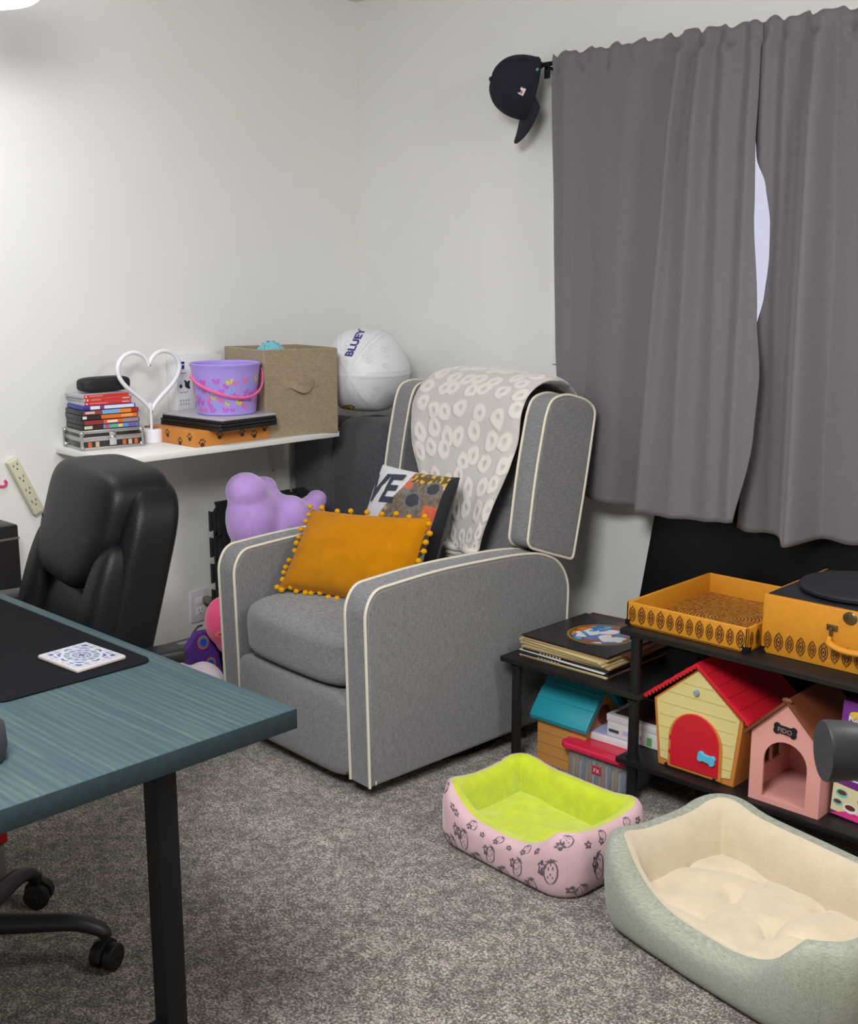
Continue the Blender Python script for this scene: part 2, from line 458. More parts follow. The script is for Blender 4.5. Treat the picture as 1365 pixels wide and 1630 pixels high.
def copy_tree(o, parent=None):
    c = o.copy(); C.objects.link(c); c.parent = parent
    for ch in o.children: copy_tree(ch, c)
    return c
def smoothpath(pts, n=8, closed=False):
    """Catmull-Rom through points"""
    P = [Vector(p) for p in pts]; out = []; N = len(P)
    for i in range(N if closed else N-1):
        p0 = P[(i-1) % N] if (closed or i) else P[i]; p1 = P[i]; p2 = P[(i+1) % N]
        p3 = P[(i+2) % N] if (closed or i+2 < N) else p2
        for k in range(n):
            t = k/n
            out.append(.5*((2*p1)+(p2-p0)*t+(2*p0-5*p1+4*p2-p3)*t*t+(3*p1-p0-3*p2+p3)*t**3))
    if not closed: out.append(P[-1])
    return out
def roundpoly(poly, rad, n=5):
    """round the corners of a 2D polygon; rad = number or list"""
    out = []; N = len(poly)
    for i in range(N):
        r = rad[i] if isinstance(rad, (list, tuple)) else rad
        p = Vector(poly[i]); a = Vector(poly[i-1]); b = Vector(poly[(i+1) % N])
        if r <= 0: out.append(tuple(p)); continue
        da = (a-p); db = (b-p); r_ = min(r, da.length*.49, db.length*.49)
        A = p+da.normalized()*r_; B = p+db.normalized()*r_
        for k in range(n+1):
            t = k/n; q = A*(1-t)**2+p*2*t*(1-t)+B*t*t; out.append((q.x, q.y))
    return out

def pillow(mb, BL, BR, TR, TL, th, front, n=22, pinch=.05, m=0, mback=None, colf=None, side=False):
    """stuffed square between four corners; front = direction the face looks"""
    BL, BR, TR, TL = map(Vector, (BL, BR, TR, TL)); fr = Vector(front).normalized()
    def base(u, v):
        uu = max(-1.2, min(1.2, u*2-1)); vv = max(-1.2, min(1.2, v*2-1))
        k = pinch; u2 = uu*(1-k*(1-vv*vv)*abs(uu)**3); v2 = vv*(1-k*(1-uu*uu)*abs(vv)**3)
        u, v = (u2+1)/2, (v2+1)/2
        return BL*(1-u)*(1-v)+BR*u*(1-v)+TR*u*v+TL*(1-u)*v
    def h(u, v):
        a = abs(u*2-1); b = abs(v*2-1)
        return th*(max(0, 1-a**2.6)*max(0, 1-b**2.6))**.55
    def wr(u, v): return .004*noise.noise(Vector((u*4, v*4, th*50)))+.002*noise.noise(Vector((u*11, v*9, 3)))
    mb.grid(lambda u, v: base(u, v)+fr*(h(u, v)+wr(u, v)*min(1, h(u, v)*40)), n, n, m, col=colf)
    mb.grid(lambda u, v: base(u, v)-fr*h(u, v), n, n, m if mback is None else mback, flip=True,
            col=(lambda u, v: (.02, .02, .022, 1)) if colf else None)
    return base, h

# ================================================================ the room
RX, RY, RZ = 4.3, -4.6, 2.45
WX0, WX1, WZ0, WZ1 = 1.06, 2.42, 1.22, 2.06
b = MB(); b.box((-.1, RY-.1, -.1), (RX+.1, .12, 0)); struct('floor', b, CARPET, flat=True)
b = MB(); b.box((-.1, RY-.1, RZ), (RX+.1, .12, RZ+.1)); struct('ceiling', b, CEIL, flat=True)
b = MB(); b.box((-.1, RY, 0), (0, .12, RZ)); struct('wall_left', b, WHITE, flat=True)
b = MB()
b.box((0, 0, 0), (WX0, .12, RZ)); b.box((WX1, 0, 0), (RX, .12, RZ))
b.box((WX0, 0, 0), (WX1, .12, WZ0)); b.box((WX0, 0, WZ1), (WX1, .12, RZ))
struct('wall_window', b, WHITE, flat=True)
b = MB(); b.box((RX, RY, 0), (RX+.1, .12, RZ)); struct('wall_right', b, WHITE, flat=True)
b = MB(); b.box((-.1, RY-.1, 0), (RX+.1, RY, RZ)); struct('wall_back', b, WHITE, flat=True)
b = MB(); b.rbox((0, RY, 0), (.012, 0, .08), .003); struct('baseboard_left', b, TRIM)
b = MB(); b.rbox((.012, -.012, 0), (RX, 0, .08), .003); struct('baseboard_window', b, TRIM)
# window: casing, sashes, glass
w = thing('window_1', None, None, ((WX0+WX1)/2, 0, WZ0)); w['kind'] = 'structure'
def WL(b): b.T = Matrix.Translation((-(WX0+WX1)/2, 0, -WZ0)); return b
b = WL(MB()); x0, x1, z0, z1 = WX0-.087, WX1+.075, WZ0-.075, WZ1+.075
b.rbox((x0, -.016, z0), (WX0, 0, z1), .003); b.rbox((WX1, -.016, z0), (x1, 0, z1), .003)
b.rbox((WX0, -.016, z0), (WX1, 0, WZ0), .003); b.rbox((WX0, -.016, WZ1), (WX1, 0, z1), .003)
part('window_frame', b, TRIM, w)
b = WL(MB()); s = .035; xm = 2.02
for (a, c) in ((WX0, xm), (xm, WX1)):
    b.rbox((a, .03, WZ0), (a+s, .07, WZ1)); b.rbox((c-s, .03, WZ0), (c, .07, WZ1))
    b.rbox((a+s, .03, WZ0), (c-s, .07, WZ0+s)); b.rbox((a+s, .03, WZ1-s), (c-s, .07, WZ1))
part('sash', b, TRIM, w)
GLASS = mat('window_glass', (245, 248, 255), .02, trans=1.0)
b = WL(MB()); b.box((WX0+s, .048, WZ0+s), (xm-s, .052, WZ1-s)); b.box((xm+s, .048, WZ0+s), (WX1-s, .052, WZ1-s))
part('pane', b, GLASS, w, flat=True)

# ceiling lamps (outside the picture, they light the room; the second is added fill)
GLOW = mat('lit_opal_glass', (255, 252, 245), .3, emit=(255, 247, 235), estr=4.0)
def ceiling_lamp(x, y, r, label):
    t = thing('ceiling_lamp', label, 'lamp', (x, y, RZ))
    b = MB(); b.lathe([(r*.6, 0), (r*.62, -.02), (r*.5, -.025)], 40); part('ceiling_plate', b, TRIM, t)
    b = MB(); b.lathe([(r*.55, -.02), (r*.6, -.035), (r*.5, -.055), (r*.25, -.066), (.01, -.068)], 40); part('lamp_shade', b, GLOW, t)
ceiling_lamp(2.45, -2.85, .34, 'round opal ceiling lamp near the camera')
ceiling_lamp(3.4, -1.1, .18, 'unseen round fill lamp added on the ceiling above the record player')
t = thing('pendant_lamp', 'lit white drum lamp cut off by the top left corner', 'lamp', (.560, -1.800, 2.45))
b = MB(); b.cyl((0, 0, -.20), (0, 0, 0), .012, n=12); b.lathe([(.06, -.02), (.065, 0)], 24); part('stem', b, mat('blue_grey_metal', (90, 96, 125), .4, metal=.4), t)
b = MB(); b.lathe([(.158, -.345), (.166, -.339), (.172, -.215), (.15, -.205)], 48); part('lamp_shade', b, mat('lit_lamp_face', (255, 255, 255), .4, emit=(246, 242, 255), estr=2.6), t)
b = MB(); b.lathe([(.001, -.370), (.010, -.365), (.014, -.355), (.03, -.346)], 16); part('finial', b, MATS['blue_grey_metal'], t)
l = bpy.data.lights.new('pendant_lamp_light', 'AREA'); l.shape = 'DISK'; l.size = .3; l.energy = 2.6; l.color = (.93, .95, 1)
o = bpy.data.objects.new('pendant_lamp_light', l); C.objects.link(o); o.location = (.560, -1.800, 2.095)

# ================================================================ grey recliner with cream piping
def recliner():
    t = thing('recliner', 'grey linen wingback recliner with cream piping in the corner', 'armchair', (1.239, -1.134, 0), R(-4))
    prof = [(0, .045), (-.006, .30), (-.012, .56), (.02, .612), (.26, .628), (.57, .620), (.69, .606), (.775, .565), (.818, .495), (.812, .30), (.80, .06), (.55, .052)]
    def ring(poly, rads): return roundpoly(poly, rads, 5)
    rads = [0, 0, .03, .04, .2, .1, .08, .06, .06, .1, 0, 0]
    P = ring(prof, rads)
    for x0, x1, nm in ((-.092, 0, 'right'), (-.73, -.638, 'left')):
        b = MB(); b.prism(P, lambda a, c, q: (q, a, c), x0, x1, .012)
        a_ = part('armrest', b, GREYF, t)
        b = MB()
        path = [p for p in P if not (.05 < p[0] < .795 and p[1] < .1)]
        for xx in (x0+.003, x1-.003):
            pts = [(xx, a, c) for a, c in path]
            b.tube(pts, .0045, 6)
        part('piping', b, PIPE, a_, label='cream piping along the arm edges')
    # front panel (folded footrest)
    b = MB()
    b.sbox((-.365, .03, .165), (.275, .045, .125), 9, N=14, fn=lambda u, P: (P.x, P.y-.008*(1-u[0]**2)*(1-u[2]**2), P.z))
    part('footrest', b, GREYF, t)
    b = MB(); b.rbox((-.64, .06, .06), (-.09, .80, .27), .01); part('seat_base', b, GREYF, t)
    # seat cushion
    def seatf(u, P):
        y = P.y; z = P.z+.02*(1-u[0]**2)*(1-u[1]**2)*(1 if u[2] > 0 else 0)
        return (P.x+.002*math.sin(P.z*60), y-.01*(1-u[0]**2), z)
    b = MB(); b.sbox((-.365, .30, .375), (.278, .315, .09), 6, N=18, fn=seatf); part('seat', b, GREYF, t)
    # back: reclined cushion between two wings
    b = MB()
    def backf(u, P):
        k = (P.z-.40)/.68
        return (P.x, P.y+.17*k-.012*(1-u[0]**2)*math.sin(k*PI)**2 + .012*math.exp(-((P.z-.72)/.012)**2)*(u[1] < 0), P.z)
    b.sbox((-.365, .735, .74), (.282, .085, .345), 7, N=26, fn=backf)
    part('backrest', b, GREYF, t)
    wing = [(.640, .645), (.672, .86), (.712, 1.03), (.735, 1.075), (.80, 1.088), (.90, 1.062), (.945, 1.03), (.905, .80), (.852, .556), (.74, .594), (.655, .625)]
    WP = roundpoly(wing, [.02, .1, .03, .03, .04, .05, .03, .2, .02, .05, .02], 4)
    for x0, x1 in ((-.098, -.014), (-.716, -.632)):
        b = MB(); b.prism(WP, lambda a, c, q: (q, a, c), x0, x1, .012); w_ = part('wing', b, GREYF, t)
        b = MB()
        for xx in (x0+.003, x1-.003): b.tube([(xx, a, c) for a, c in WP], .0043, 6, closed=True)
        part('piping', b, PIPE, w_, label='cream piping around the wing')
    b = MB(); b.rbox((-.62, .76, .30), (-.11, .83, .60), .02); part('back_panel', b, GREYF, t)
    # swivel base: black steel ring, cross bars
    b = MB()
    ringp = [(-.365+.30*math.cos(a), .47+.30*math.sin(a), .012) for a in [2*PI*k/48 for k in range(48)]]
    b.tube(ringp, .012, 8, closed=True)
    b.rbox((-.365-.29, .455, .008), (-.365+.29, .485, .03), .003); b.rbox((-.38, .18, .008), (-.35, .76, .03), .003)
    b.cyl((-.365, .47, .02), (-.365, .47, .07), .06); b.rbox((-.6, .10, .045), (-.12, .78, .062), .004)
    part('swivel_base', b, BLACKM, t)
    b = MB(); b.rbox((-.001, .018, .05), (.0012, .021, .062), .0003); part('care_tag', b, TRIM, t, label='tiny white tag at the foot of the arm')
    return t
rec = recliner()
Mrec = Matrix.Translation((1.239, -1.134, 0)) @ Matrix.Rotation(R(-4), 4, 'Z')
def RW(x, y, z): return Mrec @ Vector((x, y, z))

# blanket over the back, folded, hanging down the front
def blanket():
    # rows from the hem up over the top and down behind : (left x, left y, left z, right x, right y, right z)
    rows = [(-.372, .585, .600, -.175, .590, .592), (-.395, .592, .635, -.165, .598, .645), (-.44, .612, .70, -.148, .616, .72),
            (-.505, .642, .79, -.128, .645, .80), (-.56, .665, .86, -.114, .668, .87), (-.60, .690, .94, -.106, .693, .95), (-.622, .715, 1.01, -.112, .712, 1.03),
            (-.618, .745, 1.068, -.104, .738, 1.082), (-.60, .79, 1.108, -.085, .77, 1.110), (-.59, .845, 1.120, -.06, .80, 1.120),
            (-.58, .905, 1.118, -.065, .85, 1.114), (-.58, .955, 1.09, -.09, .905, 1.092), (-.58, .985, 1.03, -.12, .975, 1.04), (-.58, .985, .93, -.16, .985, .95)]
    L = smoothpath([RW(*r[:3]) for r in rows], 5); Q = smoothpath([RW(*r[3:]) for r in rows], 5)
    nu, nv = 40, len(L)-1
    outv = []
    def base(u, v):
        f = v*nv; i = min(int(f), nv-1); k = f-i
        a = L[i].lerp(L[i+1], k); c = Q[i].lerp(Q[i+1], k); return a.lerp(c, u)
    def nrm(u, v):
        e = 1e-3; du = base(min(1, u+e), v)-base(max(0, u-e), v); dv = base(u, min(1, v+e))-base(u, max(0, v-e))
        n = du.cross(dv); return n.normalized()
    def surf(u, v, s):
        p = base(u, v); n = nrm(u, v)
        edge = min(u, 1-u)*12; th = .012*math.sqrt(max(0, min(1, edge*1.2)))+.001
        w = .004*noise.noise(Vector((u*3, v*7, 1)))+.003*noise.noise(Vector((u*9, v*16, 5)))
        return p+n*(s*th+w+.006)
    b = MB(); b.uv = []
    b.grid(lambda u, v: surf(u, v, 1), nu, nv); k = (nu+1)*(nv+1)
    ln = sum((L[i+1]-L[i]).length for i in range(nv))
    uvs = [((i/nu-.5)*.52, j/nv*ln) for j in range(nv+1) for i in range(nu+1)]
    b.grid(lambda u, v: surf(u, v, -1), nu, nv, flip=True)
    b.uv = uvs+uvs
    # closing rims
    fs = []
    for j in range(nv):
        for i, s_ in ((0, 1), (nu, -1)):
            a = j*(nu+1)+i; c = a+nu+1
            fs.append((a, c, c+k, a+k) if s_ > 0 else (a, a+k, c+k, c))
    b.f += fs; b.m += [0]*len(fs)
    return b
MBL = leopard_mat()
t = thing('throw_blanket', 'grey and cream leopard ring plush blanket draped over the recliner back', 'blanket', tuple(RW(-.3, .6, .58)))
def loc(b, t):
    inv = Matrix.Translation(-Vector(t.location)); b.v = [tuple(inv @ Vector(p)) for p in b.v]; return b
part('drape', loc(blanket(), t), MBL, t, ang=70)
b = MB(); b.uv = None
for (zz, yy, dz, x0, x1, r) in ((.598, .578, 0, -.372, -.172, .013), (.580, .585, 0, -.366, -.178, .012), (.566, .592, 0, -.36, -.186, .011)):
    pts = [RW(x0+(x1-x0)*k/10, yy+.008*math.sin(k*1.3), zz-.004*k/10+.002*math.sin(k*2.1)) for k in range(11)]
    b.tube(pts, [r*.6]+[r]*9+[r*.6], 10, flat=1.0)
part('folded_hem', loc(b, t), mat('cream_plush', (222, 215, 205), .95, sheen=.4, bump=.6, bscale=300), t)

# photo print pillow on the seat behind the mustard one
def photo_col(u, v):
    n = noise.noise(Vector((u*7, v*7, 2)))*.5; n2 = noise.noise(Vector((u*30, v*30, 8)))
    x, y = u, v
    def c(r, g, b_): return rgb(max(0, min(255, r)), max(0, min(255, g)), max(0, min(255, b_)))
    left = .36+.22*(y-.5)+.05*math.sin(y*9)
    if x > .93 or y < .02: return c(18, 18, 22)
    if x < left: return c(214, 212, 214)
    # two dark nostril like spots on a grey brown snout
    for cx, cy, rx, ry in ((.66, .74, .075, .06), (.82, .87, .06, .05)):
        d = ((x-cx)/rx)**2+((y-cy)/ry)**2
        if d < 1+.25*n2: return c(48, 52, 60)
        if d < 1.8+.3*n2: return c(104, 108, 110)
    if x > .52 and y > .90+.03*n and x < .93:
        g = 1 if n2 > .1 else .45
        return c(205*g, 165*g, 70*g)
    if x < .58 and y > .80-.3*(x-.45) and y > .7: return c(196, 104, 70) if y > .84 else c(130, 112, 106)
    if x > .80 and .50 < y < .72: return c(196+20*n2, 96+50*n+20*n2, 54)
    d = ((x-.69)/.30)**2+((y-.60)/.42)**2
    if d < 1+.3*n: return c(112+30*n2+20*n, 98+28*n2+16*n, 84+24*n2+12*n)
    if y < .22: return c(206, 140, 146) if x < .80 else c(214, 208, 208)
    if y < .36: return c(214, 208, 208) if x > .75 else c(150, 128, 116)
    s_ = math.sin((y*3+x)*26)
    return c(150+34*s_, 126+30*s_, 112+26*s_) if x < .8 else c(196, 176, 160)
b = MB()
pb, ph = pillow(b, RW(-.655, .47, .505), RW(-.25, .445, .475), RW(-.20, .53, .835), RW(-.575, .535, .83), .06, Mrec.to_3x3() @ Vector((0, -1, .2)), n=110, pinch=.04, colf=photo_col)
pl = solo('throw_pillow', b, printed('pillow_photo_print', .8, sheen=.2), 'photo print pillow with dark letters behind the mustard pillow', 'pillow', ang=60)
frn = (Mrec.to_3x3() @ Vector((0, -1, .2))).normalized()
def onpil(u, v): return pb(u, v)+frn*(ph(u, v)+.006)
b = MB()
b.text('VE', lambda x, y: onpil(.06+.17+x*.92, .66+y*.92+.12*x), .42, bold=.012)
part('lettering', b, mat('dark_slate_print', (52, 58, 72), .8), pl, flat=True)

# mustard velvet pillow with pompoms
b = MB()
MU = mat('mustard_velvet', (186, 120, 0), .95, var=.10, vscale=14, spec=.15, sheen=.1, bump=.3, bscale=200)
BLm, BRm, TRm, TLm = RW(-.585, .115, .485), RW(-.135, .255, .475), RW(-.165, .375, .735), RW(-.60, .262, .712)
nm = (BRm-BLm).cross(TLm-BLm).normalized()
pb2, ph2 = pillow(b, BLm, BRm, TRm, TLm, .062, nm, n=34, pinch=.05)
ml = solo('throw_pillow', b, MU, 'mustard yellow velvet pillow with pompom trim on the recliner seat', 'pillow', ang=70)
MP = mat('mustard_yarn', (216, 156, 14), .9, bump=.6, bscale=400, spec=.2)
edge = []
for k in range(17): edge.append((k/17, 0))
for k in range(11): edge.append((1, k/11))
for k in range(17): edge.append((1-k/17, 1))
for k in range(11): edge.append((0, 1-k/11))
cen = (BLm+BRm+TRm+TLm)/4
rnd = random.Random(3)
for i, (u, v) in enumerate(edge):
    p = pb2(u, v); d = (p-cen).normalized()
    topedge = (v == 1)
    if topedge and i % 2 == 0: continue
    q = p+d*(.003+rnd.random()*.016)+Vector((rnd.uniform(-.005, .005), 0, rnd.uniform(-.005, .005)))
    if v == 0: q = q+Vector((0, 0, .004))
    r = .0085+rnd.random()*.002
    b = MB(); b.ball(q, (r, r, r*.9), nu=10, nv=7); b.tube([p, q], .0015, 4)
    part('pompom', b, MP, ml)

# ================================================================ desk
D0 = (1.40, -2.40)
dk = thing('desk', 'blue-green stained pine desk with black square steel legs', 'desk', (1.05, -2.40, 0))
def DL(b): b.T = Matrix.Translation((-1.05, 2.40, 0)); return b
b = DL(MB()); b.rbox((.05, -2.92, .715), (2.033, -2.045, .75), .004, seg=3); dt = part('desktop', b, WOOD, dk)
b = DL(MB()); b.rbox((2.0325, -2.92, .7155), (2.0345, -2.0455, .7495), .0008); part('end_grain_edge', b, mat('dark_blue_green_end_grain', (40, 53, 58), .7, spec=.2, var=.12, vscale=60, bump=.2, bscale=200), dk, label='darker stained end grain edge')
for lx in (1.955, .12):
    for ly in (-2.86, -2.305):
        b = DL(MB()); b.rbox((lx+.008, ly+.008, 0), (lx+.046, ly+.046, .715), .003); part('leg', b, BLACKM, dk)
    b = DL(MB()); b.rbox((lx+.012, -2.86, .25), (lx+.036, -2.28, .274), .002); part('crossbar', b, BLACKM, dk)
    b = DL(MB()); b.rbox((lx-.01, -2.88, .705), (lx+.06, -2.2, .716), .002); part('leg_plate', b, BLACKM, dk)
b = DL(MB()); b.rbox((1.50, -2.20, .675), (1.60, -2.12, .714), .003); b.rbox((.9, -2.19, .695), (1.5, -2.15, .714), .003); part('bracket', b, BLACKM, dk)

# desk mat, coaster
b = MB(); pm = roundpoly([(.45, -2.375), (1.665, -2.375), (1.665, -2.075), (.45, -2.075)], [.02, .02, .03, .02])
b.prism(pm, lambda a, c, q: (a, c, q), .7502, .7535, .0012)
solo('desk_mat', b, mat('black_mat_cloth', (17, 18, 21), .95, spec=.1, var=.1, vscale=300, bump=.4, bscale=700), 'black cloth desk mat with rounded corners on the desk', 'desk mat')
def tile_col(u, v):
    x, y = abs(u*2-1), abs(v*2-1); r = math.hypot(x, y); a = math.atan2(v*2-1, u*2-1)
    W = rgb(172, 172, 178); B1 = rgb(78, 84, 120); B2 = rgb(106, 118, 142); S = rgb(142, 149, 155)
    if max(x, y) > .93: return W
    if r < .10: return B1
    if r < .24: return W if math.cos(a*8) > -.2 else B1
    if r < .33: return B2
    if r < .40: return W
    if r < .60: return B2 if math.cos(a*12) > 0 else S
    if r < .70: return W
    if r < .76+.07*math.cos(a*8): return B1
    if r < .86+.08*math.cos(a*8): return W
    k = math.sin(x*11)*math.sin(y*11)
    return B1 if k > .25 else (W if k > -.3 else B2)
t = thing('coaster', 'square blue and white patterned tile coaster on the black desk mat', 'coaster', (1.565, -2.165, .7537), R(4))
b = MB(); b.rbox((-.063, -.052, 0), (.063, .052, .0075), .0025); part('tile', b, mat('pale_stone', (186, 176, 170), .5), t)
b = MB(); b.grid(lambda u, v: (-.061+.122*u, -.050+.100*v, .0078), 56, 56, col=tile_col); part('glazed_face', b, printed('tile_print', .3), t, flat=True)
b = MB(); b.lathe([(.040, 0), (.052, .003), (.056, .02), (.054, .05), (.040, .066), (.018, .070)], 36, o=(1.851, -2.515, .7505))
b.lathe([(.034, .0715), (.02, .072)], 24, o=(1.851, -2.515, .7505))
solo('speaker', b, mat('dark_grey_plastic', (50, 52, 58), .5), 'round dark grey speaker at the left edge of the desk', 'speaker')

# ================================================================ black leather office chair
oc = thing('office_chair', 'black leather office chair with headrest behind the desk', 'office chair', (1.215, -2.28, 0), 0)
UP = Matrix.Translation((-.215, .165, 0)) @ Matrix.Rotation(R(-12), 4, 'Z')
def UB(): b = MB(); b.T = UP; return b
def caster(parent, c, ang):
    b = MB(); dx, dy = math.cos(ang), math.sin(ang); n_ = Vector((-dy, dx, 0)); c = Vector(c)
    for s_ in (-1, 1):
        b.tube([c+n_*s_*.006, c+n_*s_*.010, c+n_*s_*.024, c+n_*s_*.028], [.026, .0295, .0295, .022], 24)
        b.tube([c+n_*s_*.028, c+n_*s_*.030], [.006, .005], 12)
    b.prism([(-.034, .0), (.034, .0), (.030, .02), (.012, .036), (-.012, .036), (-.03, .02)],
            lambda a, q, t_: tuple(c+Vector((dx, dy, 0))*a+Vector((0, 0, q))+n_*t_), -.006, .006, .002)
    b.cyl(c+Vector((0, 0, .02)), c+Vector((0, 0, .05)), .009)
    return part('caster', b, mat('caster_rubber', (12, 12, 13), .5), parent)
for k in range(5):
    a = R(52+72*k); dx, dy = math.cos(a), math.sin(a)
    b = MB()
    path = smoothpath([(dx*.03, dy*.03, .118), (dx*.13, dy*.13, .112), (dx*.22, dy*.22, .106), (dx*.275, dy*.275, .086), (dx*.288, dy*.288, .066)], 6)
    b.tube(path, [.028-.012*i/(len(path)-1) for i in range(len(path))], 12, flat=.8)
    lg = part('leg', b, mat('black_nylon', (34, 34, 38), .42), oc)
    caster(lg, (dx*.288+dy*.012, dy*.288-dx*.012, .031), a+R(60+40*k))
b = MB(); b.lathe([(.04, .085), (.045, .10), (.04, .14), (.028, .15), (.028, .30), (.02, .302), (.02, .42)], 28); part('gas_lift', b, BLACKP, oc)
b = UB(); b.rbox((-.10, -.16, .405), (.26, .12, .45), .01); b.tube([(.08, 0, .425), (.26, -.02, .42)], .006, 8); part('tilt_mechanism', b, BLACKP, oc)
b = UB(); b.sbox((0, -.02, .505), (.27, .26, .06), 4.2, N=16, fn=lambda u, P: (P.x, P.y, P.z+.03*(1-u[0]**2)*(u[2] > 0)-.03*max(0, -u[1])**3)); part('seat', b, LEATH, oc)
# backrest: thick outer shell with side bolsters, centre panel, headrest pad that folds over the top
def bk(u, P):
    k = (P.z-.55)/.50
    wz = 1.03-.07*max(0, k)**2
    return (P.x*wz, P.y+.235+.14*k, P.z-.022*max(0, k-.55)/.45*(abs(P.x)/.27)**2.5)
b = UB(); b.sbox((-.012, .010, .722), (.262, .066, .280), 6.0, N=30, fn=bk); shell = part('backrest', b, LEATH, oc)
for sx in (-1, 1):
    b = UB(); b.sbox((sx*.205-.012, -.055, .64), (.053, .046, .235), 3.0, N=16, fn=bk); part('side_bolster', b, LEATH, oc)
b = UB(); b.sbox((-.012, -.040, .59), (.15, .030, .16), 4, N=14, fn=bk); part('centre_panel', b, LEATH, oc)
def hd(u, P):
    w = 1.0 if P.z > .90 else 1-.30*min(1, ((.90-P.z)/.146))**1.5
    x = P.x*w; k = (P.z-.55)/.50
    return (x-.012, P.y+.235+.14*k-(.012*(1-(x/.23)**2) if u[1] < 0 else 0), P.z-.018*(abs(x)/.23)**3*(1 if P.z > .88 else 0))
b = UB(); b.sbox((-.012, -.020, .888), (.224, .080, .134), 6.0, N=32, fn=hd); part('headrest', b, LEATH, oc)
for sx in (-1, 1):
    t_ = UB(); t_.rbox((sx*.325-.034, -.14, .632), (sx*.325+.034, .36, .664), .012, seg=3); ar = part('armrest', t_, BLACKP, oc)
    t_ = UB(); t_.tube(smoothpath([(sx*.2, 0, .44), (sx*.30, 0, .45), (sx*.325, 0, .50), (sx*.325, .0, .635)], 5), .016, 10); part('armrest_post', t_, BLACKP, ar)

# small things under and beside the desk
t = thing('storage_bin', 'low grey bin with a red lid under the desk', 'bin', (.80, -2.145, 0))
b = MB(); b.prism(roundpoly([(-.14, -.10), (.14, -.10), (.14, .10), (-.14, .10)], .02), lambda a, c, q: (a, c, q), 0, .115, .004)
part('bin_body', b, mat('olive_grey_plastic', (96, 98, 90), .5), t)
b = MB(); b.rbox((-.145, -.105, .117), (.145, .105, .20), .01); part('lid', b, mat('red_plastic', (160, 16, 20), .4), t)

b = MB(); b.rbox((.002, -1.98, 0), (.14, -1.56, .70), .006); b.T = Matrix()
cb = solo('low_cabinet', b, mat('black_cabinet', (20, 20, 22), .4), 'black low cabinet with a silver strip behind the office chair', 'cabinet')
b = MB(); b.rbox((.1402, -1.98, .655), (.143, -1.56, .662), .0005); part('edge_strip', b, mat('brushed_aluminium', (170, 170, 172), .3, metal=.9), cb, label='thin silver strip')

# power strip on the wall
t = thing('power_strip', 'cream power strip hanging tilted on the wall', 'power strip', (0, -1.470, .80), rot=(R(24), 0, 0))
b = MB(); b.rbox((.0005, -.019, -.11), (.024, .019, .085), .004, seg=3); part('housing', b, mat('ivory_plastic', (206, 203, 176), .5), t)
b = MB()
for k in range(4):
    z = .062-k*.044
    for (dy, dz, w, h) in ((-.007, .006, .0022, .009), (.007, .006, .0022, .009), (0, -.008, .004, .005)): b.box((.0242, dy-w/2, z+dz-h/2), (.0247, dy+w/2, z+dz+h/2))
part('sockets', b, BLACKP, t)
b = MB(); b.tube(smoothpath([(.006, -1.548, .80), (.008, -1.532, .797), (.006, -1.522, .806), (.008, -1.527, .815)], 6), .004, 8)
solo('ribbon', b, mat('hot_pink', (214, 60, 120), .6), 'bit of pink ribbon on the wall at the left edge', 'ribbon')

# wall outlet, plug, cords
t = thing('wall_outlet', 'white duplex wall outlet low beside the recliner', 'outlet', (0, -.819, .26))
b = MB(); b.rbox((0, -.040, -.060), (.006, .040, .060), .003); part('cover_plate', b, mat('outlet_plate', (222, 214, 218), .4), t)
b = MB(); 
for z in (.020, -.020): b.rbox((.006, -.017, z-.014), (.0078, .017, z+.014), .0008)
part('receptacle', b, mat('outlet_white', (236, 232, 232), .4), t)
b = MB()
for dy in (-.007, .007): b.box((.0079, dy-.001, -.018), (.0083, dy+.001, -.009))
b.ball((.0079, 0, -.027), (.0008, .0025, .0025)); part('slots', b, BLACKP, t)
b = MB()
BR = mat('grey_brown_cord', (120, 110, 98), .6)
b.tube(smoothpath([(.045, -.797, .28), (.07, -.80, .255), (.075, -.83, .20), (.05, -.88, .165), (.02, -1.0, .15), (.015, -1.15, .12), (.02, -1.3, .02), (.02, -1.5, .006)], 8), .0035, 7)
ec = solo('extension_cord', b, BR, 'grey-brown cord plugged into the upper socket of the wall outlet', 'cord')
b = MB(); b.sbox((.030, -.800, .283), (.020, .014, .013), 4, N=6); part('plug', b, BR, ec)
b = MB()
b.tube(smoothpath([(.05, -.845, .20), (.10, -.90, .215), (.16, -.97, .20), (.20, -1.02, .10), (.20, -1.00, .05), (.23, -.95, .19), (.2, -.93, .23), (.22, -.97, .12), (.25, -.98, .02), (.28, -.9, .006)], 8), .004, 7)
solo('cable', b, mat('grey_cable', (108, 108, 116), .5), 'grey looped cable hanging over the soft toys', 'cable')

# ================================================================ wall shelf
sh = thing('wall_shelf', 'white wall shelf on slotted uprights', 'shelf', (0, -.90, .90))
b = MB(); b.rbox((.001, -.445, -.019), (.372, .447, .0), .0015); part('shelf_board', b, mat('white_melamine', (232, 231, 226), .45), sh)
for yy in (-.36, .43):
    b = MB(); b.rbox((0, yy-.011, -.36), (.012, yy+.011, -.02), .001); up = part('upright', b, mat('cream_steel', (214, 208, 190), .45), sh)
    b = MB(); 
    for k in range(3): b.ball((.0125, yy, -.06-.12*k), (.0008, .003, .003), nu=8, nv=5)
    part('screw', b, BLACKP, up)
    b = MB(); b.prism([(.012, -.02), (.33, -.02), (.33, -.028), (.03, -.075), (.012, -.085)], lambda a, c, q: (a, q, c), yy-.003, yy+.003); part('bracket', b, MATS['cream_steel'], sh)
SZ = .9005
